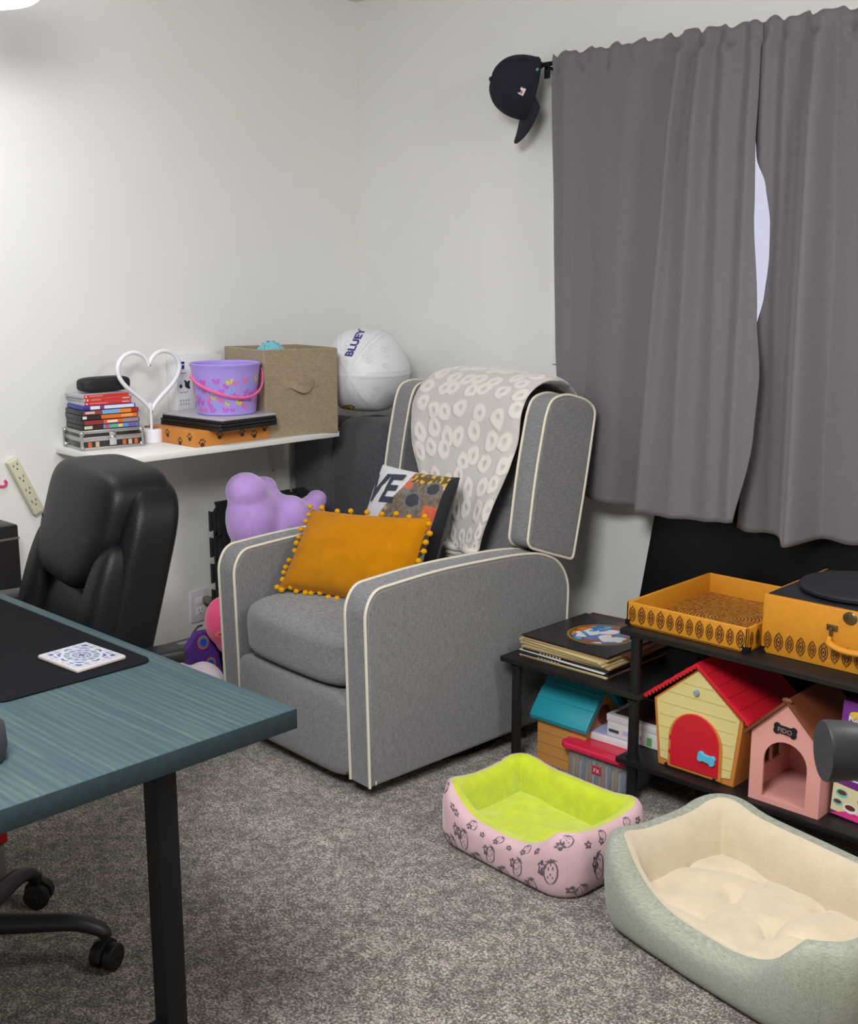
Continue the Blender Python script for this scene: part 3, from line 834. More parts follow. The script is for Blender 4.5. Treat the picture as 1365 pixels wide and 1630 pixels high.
# aluminium case
ALU = mat('aluminium_trim', (178, 178, 176), .32, metal=.85); BGL = mat('dark_case_panel', (34, 30, 34), .18)
t = thing('metal_case', 'small silver edged case under the game cases', 'case', (.093, -1.225, SZ), R(-8))
b = MB(); b.rbox((-.0702, -.1002, .003), (.0702, .1002, .058), .002); part('case_body', b, BGL, t)
b = MB()
for z0_, z1_ in ((0, .009), (.028, .042), (.053, .062)): 
    b.rbox((-.0715, -.1015, z0_), (.0715, -.097, z1_), .0008); b.rbox((-.0715, .097, z0_), (.0715, .1015, z1_), .0008)
    b.rbox((-.0715, -.1015, z0_), (-.067, .1015, z1_), .0008); b.rbox((.067, -.1015, z0_), (.0715, .1015, z1_), .0008)
for x in (-1, 1):
    for y in (-1, 1):
        b.rbox((x*.0715-.004, y*.1015-.004, 0), (x*.0715+.004, y*.1015+.004, .062), .001)
        for z in (.008, .054): b.ball((x*.069, y*.099, z), .009, nu=8, nv=6)
b.rbox((-.0715, -.1015, .061), (.0715, .1015, .0635), .001)
part('metal_frame', b, ALU, t)
b = MB(); b.rbox((.0715, -.012, .012), (.0765, .012, .054), .002); b.ball((.077, 0, .036), (.003, .008, .008)); b.rbox((.0715, -.008, .048), (.079, .008, .054), .001); part('latch', b, mat('chrome', (210, 210, 212), .15, metal=1), t)
b = MB()
for k, (yy, cc) in enumerate(((-.075, 0), (-.05, 1), (.04, 0), (.06, 1), (.08, 0))): b.box((.0703, yy-.006, .010), (.0706, yy+.006, .026), cc)
part('panel_print', b, [mat('print_orange', (196, 92, 44), .4), mat('print_cream', (196, 170, 140), .4)], t)
# stack of game cases; each has its own spine
z = SZ+.0645
def game_case(label, z, th, dims, dx, dy, rz, shell, bands, group):
    hx, hy = dims
    t = thing('game_case', label, 'game case', (.093+dx, -1.225+dy, z), rz, group)
    b = MB(); b.rbox((-hx, -hy, 0), (hx, hy, th-.0006), .0018); part('case_shell', b, shell, t)
    b = MB(); ms = []
    for (y0, y1, c, zz0, zz1) in bands:
        nm_ = 'spine_ink_%d_%d_%d' % c; ms.append(mat(nm_, c, .35)); b.box((hx, -hy+y0*2*hy, th*zz0), (hx+.0004+.0001*len(ms), -hy+y1*2*hy, th*zz1), len(ms)-1)
    part('spine_label', b, ms, t)
    return z+th
DKC = mat('smoke_black_case', (26, 26, 30), .3); BLC = mat('blue_case', (34, 50, 150), .3); CLC = mat('clear_grey_case', (176, 176, 182), .25)
big, sml = (.068, .095), (.052, .085)
z = game_case('black game case with blue and rainbow spine, lowest of its stack', z, .0155, big, 0, 0, R(-8), DKC, [(.02, .35, (60, 28, 30), .1, .9), (.03, .17, (206, 204, 170), .2, .8), (.36, .98, (90, 140, 200), .1, .9), (.40, .46, (210, 60, 50), .2, .8), (.48, .60, (90, 180, 90), .3, .8), (.62, .7, (230, 200, 90), .2, .8), (.8, .95, (112, 84, 160), .2, .8)], 'black game cases on the wall shelf')
z = game_case('black game case with orange spine and white title, just above the rainbow one', z, .0155, big, .001, .001, R(-7), DKC, [(.02, .34, (150, 44, 46), .1, .9), (.35, .70, (206, 96, 44), .1, .9), (.42, .60, (232, 226, 226), .3, .7), (.70, .98, (150, 128, 140), .1, .9)], 'black game cases on the wall shelf')
z = game_case('black game case with bright orange spine, third from the bottom', z, .0155, big, -.002, -.001, R(-9), DKC, [(.03, .10, (230, 230, 230), .2, .8), (.10, .34, (48, 34, 36), .1, .9), (.35, .98, (222, 112, 40), .1, .9), (.7, .9, (228, 160, 90), .25, .75)], 'black game cases on the wall shelf')
z = game_case('black game case with light blue and orange spine, topmost of the black ones', z, .0155, big, .001, 0, R(-8), DKC, [(.02, .34, (140, 60, 62), .1, .9), (.06, .22, (214, 196, 170), .3, .7), (.35, .66, (120, 170, 214), .1, .9), (.66, .98, (226, 130, 50), .1, .9), (.86, .98, (170, 40, 36), .1, .9)], 'black game cases on the wall shelf')
z = game_case('blue game case with white spine between the black and red ones', z, .0135, (.066, .088), 0, -.002, R(-8), BLC, [(.14, .32, (226, 226, 234), .12, .9), (.34, .38, (196, 40, 40), .12, .9), (.40, .97, (214, 220, 236), .12, .9)], 'loose game cases')
for i, (lb, dx, dy, ttl) in enumerate((('red spine game case, lowest of the three red ones', .001, -.001, .45), ('red spine game case, middle of the three red ones', .0, .0, .30), ('red spine game case, top of the three under the glasses case', -.004, -.006, .38))):
    z = game_case(lb, z, .0115, (.060, .082), dx-.003, dy-.004, R(-7+2*i), CLC, [(.03, .98, (214, 48, 42), .08, .92), (.06, .09, (240, 236, 236), .3, .7), (.14, ttl+.05, (236, 150, 140), .42, .62)] + ([(.8, .95, (236, 196, 190), .4, .65)] if i < 2 else []), 'red spine game cases')
# glasses case
b = MB(); b.sbox((.078, -1.205, z+.0245), (.034, .088, .024), 4.0, N=16)
for i, p in enumerate(b.v): pass
b.T = Matrix()
gc = solo('glasses_case', b, mat('black_leatherette', (20, 21, 24), .6, bump=.6, bscale=250), 'black hard glasses case on top of the game cases', 'glasses case')

# heart lamp
HW = mat('frosted_white_tube', (236, 236, 240), .35, spec=.5)
t = thing('heart_lamp', 'white heart shaped neon tube lamp on the shelf', 'lamp', (.125, -1.062, SZ), R(0))
b = MB(); b.lathe([(.032, 0), (.034, .003), (.034, .040), (.031, .044)], 32); part('lamp_base', b, mat('white_plastic', (232, 232, 238), .4), t)
b = MB(); b.cyl((-.006, .004, .04), (-.006, .004, .13), .0045, n=10); b.cyl((.006, -.006, .04), (.006, -.006, .13), .0045, n=10); part('stem', b, HW, t)
b = MB(); hp = []
for k in range(64):
    a = 2*PI*k/64; X = 16*math.sin(a)**3; Yh = 13*math.cos(a)-5*math.cos(2*a)-2*math.cos(3*a)-math.cos(4*a)
    hp.append((0, X/16*.118, .215+Yh/16*.110))
b.tube(hp, .0072, 10, closed=True)
part('heart_tube', b, HW, t)

# white product box behind the bucket
t = thing('product_box', 'white box with a paw and blue mark behind the purple bucket', 'box', (.031, -.807, SZ))
b = MB(); b.rbox((-.028, -.105, 0), (.028, .085, .268), .0015); part('carton', b, mat('white_card', (228, 228, 226), .5), t)
b = MB(); f = lambda a, c: (.0284, a+.008, c)
b.poly([f(-.098, .252), f(-.080, .252), f(-.080, .243), f(-.098, .243)], 0); b.poly([f(-.098, .240), f(-.080, .240), f(-.082, .226), f(-.096, .226)], 0)
b.poly([f(-.104, .214), f(-.072, .214), f(-.072, .210), f(-.104, .210)], 2); b.poly([f(-.106, .204), f(-.066, .204), f(-.066, .203), f(-.106, .203)], 2)
b.ell(f, -.072, .172, .010, .012, 1); b.ell(f, -.098, .168, .006, .007, 1); b.ell(f, -.064, .182, .004, .005, 1); b.ell(f, -.080, .184, .004, .005, 1); b.ell(f, -.066, .162, .006, .005, 1)
b.strip([(-.104, .150), (-.096, .144), (-.088, .149), (-.080, .144), (-.070, .151)], f, .002, 1)
for k in range(4):
    for q in range(2): b.poly([f(-.104+k*.011, .122-q*.012), f(-.098+k*.011, .122-q*.012), f(-.098+k*.011, .115-q*.012), f(-.104+k*.011, .115-q*.012)], 2)
part('box_print', b, [mat('navy_ink', (40, 40, 140), .5), mat('charcoal_ink', (50, 50, 62), .5), mat('grey_ink', (176, 172, 176), .5)], t, flat=True)

# orange paw print box with a lid flap, laptops, bucket
PAW = mat('dark_brown_ink', (62, 40, 28), .5)
t = thing('paw_print_box', 'flat orange box with dark paw prints under the laptops', 'box', (.205, -.893, SZ))
b = MB(); b.rbox((-.13, -.150, 0), (.137, .150, .050), .002); part('box_body', b, mat('orange_card', (200, 128, 52), .5), t)
b = MB(); b.rbox((-.13, -.166, .040), (-.07, -.150, .049), .001); part('flap', b, mat('brown_card', (160, 96, 44), .5), t)
b = MB()
def paw(f, cx, cy, s, rot=0, m=0):
    def g(x, y): return (cx+s*(x*math.cos(rot)-y*math.sin(rot)), cy+s*(x*math.sin(rot)+y*math.cos(rot)))
    h = lambda a, c: f(a, c)
    x, y = g(0, -.25); b.ell(h, x, y, s*.42, s*.34, m, rot=rot)
    for (px, py) in ((-.5, .15), (-.18, .5), (.2, .5), (.52, .15)): x, y = g(px, py); b.ell(h, x, y, s*.14, s*.22, m, 8, rot)
ff = lambda a, c: (.1373, a, c)
for (yy, zz, rt) in ((-.125, .012, .1), (-.055, .030, -.2), (.035, .030, .1), (.085, .020, .2), (.130, .038, -.1)): paw(ff, yy, zz, .021, rt)
fs_ = lambda a, c: (a, -.1503, c)
for (xx, zz, rt) in ((-.10, .020, 0), (-.02, .032, .2), (.05, .012, -.1), (.105, .030, 0)): paw(fs_, xx, zz, .021, rt)
part('paw_prints', b, PAW, t, flat=True)
def laptop(label, z, col, dx, dy, rz, hx, hy, th, g):
    t = thing('laptop', label, 'laptop', (.235+dx, -.872+dy, z), rz, g)
    b = MB(); b.prism(roundpoly([(-hx, -hy), (hx, -hy), (hx, hy), (-hx, hy)], .012), lambda a, c, q: (a, c, q), 0, th*.5, .002); part('laptop_base', b, mat('black_laptop_plastic', (16, 16, 19), .4), t)
    b = MB(); b.prism(roundpoly([(-hx, -hy), (hx, -hy), (hx, hy), (-hx, hy)], .012), lambda a, c, q: (a, c, q), th*.55, th, .002); part('laptop_lid', b, col, t)
laptop('closed black laptop under the silver one', SZ+.0505, mat('black_lid', (22, 22, 26), .35), .0, .0, R(3), .158, .125, .022, 'closed laptops on the shelf')
laptop('closed silver laptop under the purple bucket', SZ+.0727, mat('silver_lid', (184, 182, 188), .4, metal=.1), .0, .002, R(4), .156, .120, .018, 'closed laptops on the shelf')
t = thing('bucket', 'lilac plastic bucket with butterfly print and pink handle on the laptops', 'bucket', (.262, -.858, SZ+.0912), R(0))
LIL = mat('lilac_plastic', (168, 148, 226), .35, spec=.5)
b = MB(); b.lathe([(.104, 0), (.108, .003), (.124, .150), (.126, .170), (.131, .178), (.131, .184), (.127, .186), (.122, .180), (.120, .150), (.104, .006), (.01, .005)], 56); b.v = [tuple(Vector(p)*.9) for p in b.v]; part('bucket_body', b, LIL, t, ang=35)
b = MB()
def bf(a, c):   # a = arc length, c = height
    r = .1085+.0155*c/.15+.0006; th = a/.118; return (.9*r*math.cos(th), .9*r*math.sin(th), .9*c)
inks = [mat('print_yellow', (208, 206, 84), .4), mat('print_magenta', (196, 96, 200), .4), mat('print_pink', (232, 112, 166), .4), mat('print_sky', (140, 168, 232), .4)]
rnd = random.Random(12); pts = []
while len(pts) < 64:
    a, c = rnd.uniform(-.30, .14), rnd.uniform(.018, .128)
    if all(math.hypot(a-p[0], c-p[1]) > .019 for p in pts): pts.append((a, c))
    elif rnd.random() < .002: break
for i, (a, c) in enumerate(pts):
    r_ = rnd.uniform(-.6, .6); m_ = rnd.choice([0, 1, 1, 2, 3]); s_ = rnd.uniform(.0085, .0125)
    for (sx) in (-1, 1):
        b.ell(bf, a+sx*s_*.62*math.cos(r_), c+sx*s_*.62*math.sin(r_)+s_*.3, s_*.62, s_*.44, m_, 9, r_+sx*.6)
        b.ell(bf, a+sx*s_*.42*math.cos(r_), c+sx*s_*.42*math.sin(r_)-s_*.45, s_*.36, s_*.34, m_, 8, r_)
part('butterfly_print', b, inks, t, flat=True)
b = MB(); hp = []
for k in range(33):
    a = PI*k/32
    # handle hangs down in front, from one rim lug to the other
    x0 = Vector((.128*math.cos(R(-100)), .128*math.sin(R(-100)), .140)); x1 = Vector((.128*math.cos(R(64)), .128*math.sin(R(64)), .158))
    ang_ = R(-100)+R(164)*k/32; sag = math.sin(a)**.8
    rr = .137-.004*sag; zz = .140+.018*k/32-.082*sag+.010*math.sin(2*a)
    hp.append((rr*math.cos(ang_), rr*math.sin(ang_), zz))
hp = [tuple(Vector(p)*.9) for p in hp]
b.tube(hp, .0040, 8, flat=1.3); b.ball(hp[0], .007, nu=10, nv=6); b.ball(hp[-1], .007, nu=10, nv=6)
part('handle', b, mat('pink_handle', (240, 104, 158), .4), t)

# fabric bin with a soft blue toy inside
TAN = weave_mat('tan_bin_cloth', (138, 122, 98), (172, 155, 129), 800)
t = thing('fabric_bin', 'tan fabric storage bin with a cloth handle on the shelf', 'bin', (.214, -.583, SZ), R(-10))
b = MB(); O = roundpoly([(-.146, -.146), (.146, -.146), (.146, .146), (-.146, .146)], .008, 3); n = len(O)
rows = [(1.0, 0, 0), (1.0, .28, 0), (1.004, .292, 0), (.985, .295, 0), (.975, .285, 0), (.965, .02, 0)]
vs = []
for (k, zz, _) in rows:
    for (x, y) in O:
        bow = .005*math.sin(PI*min(1, zz/.28))
        vs.append((x*k+math.copysign(bow, x)*0, y*k, zz+(.004*math.sin(x*14+y*9) if zz > .25 else 0)))
fs = []
for j in range(len(rows)-1):
    for i in range(n): fs.append((j*n+i, j*n+(i+1) % n, (j+1)*n+(i+1) % n, (j+1)*n+i))
fs.append(tuple(range(n))[::-1]); fs.append(tuple((len(rows)-1)*n+i for i in range(n)))
b.add(vs, fs); part('bin_body', b, TAN, t)
b = MB()
hpth = smoothpath([(.147, -.052, .176), (.151, -.045, .178), (.163, -.020, .164), (.165, 0, .160), (.163, .020, .166), (.151, .045, .182), (.147, .052, .182)], 5)
vs = []
for p in hpth:
    for dz in (-.013, .013): vs.append((p.x, p.y, p.z+dz))
    for dz in (.013, -.013): vs.append((p.x-.0025, p.y, p.z+dz))
fs = []
for i in range(len(hpth)-1):
    for k in range(4): fs.append((i*4+k, i*4+(k+1) % 4, (i+1)*4+(k+1) % 4, (i+1)*4+k))
b.add(vs, fs); b.rbox((.146, -.068, .160), (.148, -.046, .192), .0006); b.rbox((.146, .046, .165), (.148, .068, .197), .0006)
part('handle', b, TAN, t)
b = MB(); b.rbox((-.135, -.135, .006), (.135, .135, .16), .01); part('stored_cloth', b, mat('grey_cloth', (120, 118, 120), .9), t)
t = thing('plush_ball', 'light blue speckled plush toy peeking out of the tan bin', 'soft toy', (.15, -.575, SZ+.168))
b = MB(); b.ball((0, 0, .072), (.062, .062, .072), nu=28, nv=18); part('body', b, mat('aqua_plush', (112, 192, 206), .9, sheen=.3), t)
b = MB(); rnd = random.Random(5)
for k in range(46):
    a, c = rnd.uniform(-PI, PI), rnd.uniform(.1, 1.45)
    d = Vector((math.cos(c)*math.cos(a), math.cos(c)*math.sin(a), math.sin(c))); p = Vector((d.x*.0622, d.y*.0622, .072+d.z*.0722)); b.ball(p, .0018, nu=6, nv=4)
part('speckles', b, mat('navy_speck', (50, 70, 110), .8), t)

# ================================================================ things in the corner
t = thing('folded_mattress', 'dark grey folded upholstered mattress standing in the corner', 'mattress', (.33, -.24, 0))
DG = weave_mat('dark_grey_cloth', (62, 63, 66), (94, 95, 99), 900)
b = MB(); b.sbox((.02, .0, .47), (.155, .135, .46), 5, N=16); part('mattress_panel', b, DG, t)
b = MB(); b.sbox((-.205, -.03, .72), (.105, .125, .195), 5, N=14); part('mattress_panel', b, DG, t)
b = MB(); b.rbox((-.125, -.06, .885), (-.05, .06, .90), .004); part('fold_hinge', b, DG, t)
b = MB(); b.prism(roundpoly([(.02, -.42), (.185, -.42), (.185, -.12), (.02, -.12)], .03), lambda a, c, q: (a, c, q), 0, .52, .02)
solo('storage_bag', b, mat('black_nylon_cloth', (16, 16, 18), .6, bump=.4, bscale=120), 'black bag on the floor in the corner under the grey mattress', 'bag')

# inflatable ball on top of the mattress
bc = Vector((.31, -.262, 1.098)); BR_ = .166
fw = (Vector(cam.location)-bc).normalized()
bt = thing('beach_ball', 'white inflatable ball with dark blue lettering on the grey mattress', 'ball', tuple(bc-Vector((0, 0, BR_))))
# axes of the ball seen from the room: right, up, towards the room
rt = Vector((0, 0, 1)).cross(fw).normalized(); up = fw.cross(rt)
pole = (fw*.93-rt*.38-up*.10).normalized()
px_ = (rt-pole*rt.dot(pole)).normalized(); py_ = pole.cross(px_)
def ballr(d):
    # eight gores make the silhouette slightly angular
    a = math.atan2(d.dot(py_), d.dot(px_)); s_ = math.sqrt(max(0, 1-d.dot(pole)**2))
    r = BR_*(1-.050*s_*abs(math.sin(a*3))**1.0-.008*s_)
    r += .0012*noise.noise(d*7)
    if d.z < -.8: r *= 1-.05*(-d.z-.8)/.2
    return r
def onball(lon, lat, off=0):    # lat from the pole
    d = pole*math.cos(lat)+(px_*math.cos(lon)+py_*math.sin(lon))*math.sin(lat)
    return d*(ballr(d)+off)+Vector((0, 0, BR_))
b = MB(); b.grid(lambda u, v: onball(u*2*PI, .001+v*(PI-.002)), 72, 36, cu=True)
part('ball_skin', b, mat('white_vinyl', (226, 226, 230), .42, spec=.4), bt, ang=60)
INK = mat('faint_grey_ink', (140, 140, 150), .5)
b = MB()
for k in range(6):
    a0 = k*PI/3
    for sgn in (-1, 1):
        b.strip([(a0+sgn*(.055/max(.15, math.sin(l)))*1.0+.012*math.sin(l*60)/max(.3, math.sin(l)), l) for l in [0.22+.02*i for i in range(90)]], lambda x, y: onball(x, y, .0012), .004, 0)
rnd = random.Random(9)
for k in range(6):
    for j in range(9):
        lo, la = k*PI/3+rnd.uniform(.2, .85), rnd.uniform(.5, 1.8); r_ = rnd.uniform(.03, .08)
        b.strip([(lo+r_*math.cos(2*PI*i/12)*(1+.3*math.sin(i*2.3)), la+r_*math.sin(2*PI*i/12)*(1+.3*math.cos(i*1.7))) for i in range(12)], lambda x, y: onball(x, y, .0012), .0035, 0, closed=True)
for j in range(7):
    b.strip([(PI*.17+.05+j*.11, .5+.02*i) for i in range(int(8+j*3))], lambda x, y: onball(x, y, .0012), .003, 0)
part('line_print', b, INK, bt, flat=True)
# lettering running up the ball
def letmap(x, y):     # baseline runs upwards, letters lie on their side
    # position given in the picture plane of the ball, then thrown on the skin
    ax = -.069+x*.40+.018; ay = .062+x*.92
    ox = -y*.94*-1; oy = -y*.30
    X = -.078+x*.42+y*-.0+y*.0; X = -.052+x*.45-y*.90; Y = .050+x*.93+y*.10
    w = Vector((X, Y)); l_ = min(w.length, BR_*.985)
    w = w.normalized()*l_
    zz = math.sqrt(max(1e-6, 1-(w.x**2+w.y**2)/BR_**2)); d = (rt*w.x/BR_+up*w.y/BR_+fw*zz).normalized()
    return d*(ballr(d)+.0014)+Vector((0, 0, BR_))
b = MB(); b.text('BLUEY', letmap, .040, bold=.0016, ax='LEFT')
part('lettering', b, mat('navy_violet_ink', (52, 48, 122), .4), bt, flat=True)
b = MB()
def disc(cx, cy, r0, r1, m_, off):
    def f(x, y):
        zz = math.sqrt(max(1e-6, 1-(x*x+y*y)/BR_**2)); d = (rt*x/BR_+up*y/BR_+fw*zz).normalized(); return d*(ballr(d)+off)+Vector((0, 0, BR_))
    b.ell(f, cx, cy, r0, r1, m_, 20)
disc(-.066, -.136, .022, .011, 0, .0013); disc(-.066, -.136, .018, .008, 1, .0017); disc(-.066, -.136, .004, .0025, 0, .0022)
part('valve', b, [mat('dark_brown_ring', (60, 48, 40), .5), mat('yellow_disc', (214, 176, 60), .4)], bt, flat=True)

# black puzzle foam mats standing behind the soft toy
for i in range(3):
    x = .165+.016*i
    out = []
    y0, y1, z0, z1 = -.862+.006*i, -.445, .004, .655-.006*i
    def edge_(p, q, n, s_):
        P, Q = Vector(p), Vector(q); d = (Q-P); L = d.length; d = d.normalized(); nn = Vector((d.y, -d.x))*s_
        for k in range(n):
            a = P+d*(L*(k+.18)/n); e = P+d*(L*(k+.82)/n)
            out.extend([tuple(a), tuple(a+nn*.018-d*.006), tuple(e+nn*.018+d*.006), tuple(e)])
    edge_((y0, z0), (y1, z0), 1, 0); edge_((y1, z0), (y1, z1), 6, 1); edge_((y1, z1), (y0, z1), 6, 1); edge_((y0, z1), (y0, z0), 7, 1)
    b = MB(); b.prism(out, lambda a, c, q: (q, a, c), x, x+.013, .0015)
    solo('foam_mat', b, mat('black_eva_foam', (26, 26, 28), .8, bump=.4, bscale=200),
         ['black puzzle foam mat standing closest to the wall behind the lilac plush', 'black puzzle foam mat in the middle of the standing stack', 'black puzzle foam mat standing nearest the lilac plush'][i], 'foam mat', 'black puzzle foam mats')

# soft toys: lobes fused into one skin
def lobes(name, label, cat, balls, m, vox=.012, parts=()):
    b = MB()
    for (c, r) in balls: b.ball(c, r, nu=18, nv=12)
    o = solo(name, b, m, label, cat, ang=80)
    md = o.modifiers.new('fuse', 'REMESH'); md.mode = 'VOXEL'; md.voxel_size = vox; md.use_smooth_shade = True
    ms = o.modifiers.new('soften', 'SMOOTH'); ms.iterations = 3; ms.factor = .5
    return o
LP = mat('lilac_plush', (186, 148, 216), .95, var=.10, vscale=18, sheen=.6, bump=.6, bscale=180)
lobes('stuffed_animal', 'large lilac plush toy slumped behind the recliner arm', 'soft toy', [
    ((.36, -.862, .735), (.075, .068, .066)), ((.36, -.84, .64), (.085, .095, .12)), ((.35, -.78, .665), (.075, .09, .07)),
    ((.39, -.700, .630), (.075, .072, .075)), ((.38, -.74, .60), (.07, .09, .09)), ((.35, -.80, .50), (.1, .12, .14)), ((.35, -.78, .25), (.09, .12, .27)),
    ((.32, -.76, .735), (.05, .05, .035)), ((.35, -.58, .63), (.05, .055, .05)), ((.35, -.545, .665), (.04, .035, .034)), ((.35, -.63, .58), (.05, .06, .06))], LP)
lobes('stuffed_animal', 'hot pink plush toy with flower print beside the outlet', 'soft toy', [
    ((.33, -.955, .300), (.06, .062, .085)), ((.34, -.94, .25), (.05, .05, .07))], mat('hot_pink_plush', (244, 84, 132), .9, sheen=.5, bump=.5, bscale=200), .008)
hp_ = C.objects[-1] if False else bpy.data.objects['stuffed_animal.001']
b = MB()
def fl(cy, cz, r, mi, mj):
    f = lambda a, c: (.33+.0625*math.sqrt(max(.02, 1-((a+.955)/.064)**2-((c-.30)/.088)**2))+.001, a, c)
    for k in range(7): b.ell(f, cy+r*.62*math.cos(2*PI*k/7), cz+r*.62*math.sin(2*PI*k/7), r*.34, r*.25, mi, 8, 2*PI*k/7)
    b.ell(lambda a, c: (f(a, c)[0]+.001, a, c), cy, cz, r*.28, r*.28, mj, 8)
fl(-.978, .322, .023, 0, 1); fl(-.998, .272, .013, 2, 0); fl(-.965, .262, .014, 2, 0)
part('flower_print', b, [mat('crimson_print', (190, 20, 70), .6), mat('red_print', (230, 60, 80), .6), mat('peach_print', (240, 150, 140), .6)], hp_, flat=True)
lobes('stuffed_animal', 'small red plush toy under the pink one', 'soft toy', [((.36, -.925, .165), (.045, .045, .055)), ((.36, -.92, .10), (.04, .04, .08))],
      mat('red_plush', (206, 50, 52), .9, sheen=.4, bump=.5, bscale=200), .008)
lobes('cushion', 'white and pale pink soft cushion on the floor beside the recliner', 'cushion', [
    ((.35, -1.105, .09), (.10, .07, .09)), ((.38, -1.07, .11), (.09, .06, .085)), ((.40, -1.03, .07), (.08, .06, .07)), ((.30, -1.12, .10), (.09, .07, .085))], mat('pale_pink_plush', (232, 216, 220), .95, var=.06, vscale=12, sheen=.4), .010)
vb = MB(); vb.prism(roundpoly([(-1.10, .19), (-1.02, .262), (-.955, .258), (-.93, .02), (-1.02, .02)], .015), lambda a, c, q: (q-(c-.03)*.15, a, c), .285, .312, .004)
vo = solo('toy_bag', vb, mat('violet_felt', (92, 52, 148), .8), 'violet cloth bag with blue target dots behind the white cushion', 'bag')
b = MB()
for (cy, cz, r) in ((-1.005, .226, .024), (-.985, .150, .021)):
    for k, (q, mm_) in enumerate(((1, 0), (.78, 1), (.52, 2))): b.ell(lambda a, c: (.313-(c-.03)*.15+.0006*(k+1), a, c), cy, cz, r*q, r*q, mm_, 18)
part('dot_print', b, [mat('coral_print', (226, 96, 110), .6), mat('teal_print', (58, 150, 170), .6), mat('blue_print', (48, 84, 190), .6)], vo, flat=True)

# ================================================================ cap on the end of the curtain rod
ct = thing('baseball_cap', 'navy baseball cap hanging from the curtain rod end', 'cap', (.912, -.118, 1.94), rot=(0, 0, 0))
NAVY = mat('navy_twill', (17, 20, 36), .85, bump=.4, bscale=500, sheen=.0)
# local axes: U = crown direction (to the left), Fd = bill direction (down), S = side (towards the room)
Uv = Vector((-.56, -.80, .20)).normalized(); Fd = Vector((-.262, 0, -.965)); Fd = (Fd-Uv*Fd.dot(Uv)).normalized(); Sv = Uv.cross(Fd); Sv = Sv if Sv.x > 0 else -Sv; O0 = Vector((.002, .042, .097))
def capP(a, s_, h): return O0+Fd*a+Sv*s_+Uv*h
def crown(u, v):
    th = u*2*PI; ph = v*PI/2
    ca, sa = math.cos(ph)**.8, math.sin(ph)
    return capP(.100*ca*math.cos(th)*(1+.04*math.sin(2*ph)), .078*ca*math.sin(th), .138*sa**.92)
b = MB(); b.grid(crown, 48, 16, cu=True)
b.grid(lambda u, v: tuple(Vector(crown(u, v*.97))*.985+(O0*.015)), 48, 16, cu=True, flip=True)
part('crown', b, NAVY, ct, ang=70)
b = MB()
for k in range(6):
    u = (k+.5)/6; b.tube([crown(u, v/16) for v in range(17)], .0011, 5)
b.tube([crown(k/48, .02) for k in range(48)], .0022, 6, closed=True)
part('seams', b, mat('navy_thread', (14, 17, 34), .8), ct)
b = MB(); b.ball(capP(0, 0, .139), (.006, .008, .008), nu=12, nv=8); part('button', b, NAVY, ct)
b = MB()
def bill(u, v, s_):   # u across, v outwards
    a = (u-.5)*PI*.92; w = .078
    base_a = .094*math.cos(a*.98); out = .080*math.cos((u-.5)*PI*.92)**.5*v
    sx = math.sin(a)*w*(1+.02*v)
    h_ = .002+.010*(1-math.sin(a)**2)*v-.020*(math.sin(a)**2)*v-.004*v
    return capP(base_a+out, sx, h_+s_*.0015)
b.grid(lambda u, v: bill(u, v, 1), 24, 8); b.grid(lambda u, v: bill(u, v, -1), 24, 8, flip=True)
b.tube([bill(k/24, 1, 0) for k in range(25)], .0022, 6); part('bill', b, NAVY, ct, ang=60)
b = MB()
def side(a, h):
    sx = .078*math.sqrt(max(.0, 1-(h/.14)**2-(a/.104)**2)); return capP(a, sx+.002, h)
b.poly([side(-.002, .052), side(.018, .060), side(.022, .052), side(.024, .040), side(-.006+.008, .036)][::1], 0)
b.strip([(.010, .046), (.016, .050)], side, .006, 1); b.strip([(.016, .045), (.020, .048)], side, .004, 1)
part('side_logo', b, [mat('white_thread', (226, 222, 224), .7), mat('red_thread', (190, 80, 90), .7)], ct, flat=True)
b = MB(); b.strip([(-.068, .010), (-.06, .016)], side, .007, 0); part('back_logo', b, mat('grey_thread', (120, 140, 160), .7), ct, flat=True)

# ================================================================ curtain rod and curtains
rd = thing('curtain_rod', 'black curtain rod above the window', 'curtain rod', (1.7, -.09, 2.105))
b = MB(); b.cyl((-.745, 0, 0), (.95, 0, 0), .0075, n=14); b.cyl((-.745, 0, 0), (-.735, 0, 0), .011, n=14); part('rod', b, BLACKM, rd)
for xx in (-.705, .9):
    b = MB(); b.rbox((xx-.010, -.010, -.045), (xx+.010, -.004, -.004), .001); b.rbox((xx-.006, -.010, -.016), (xx+.006, .09, -.008), .001); b.rbox((xx-.012, .084, -.04), (xx+.012, .09, .02), .001); part('bracket', b, BLACKM, rd)

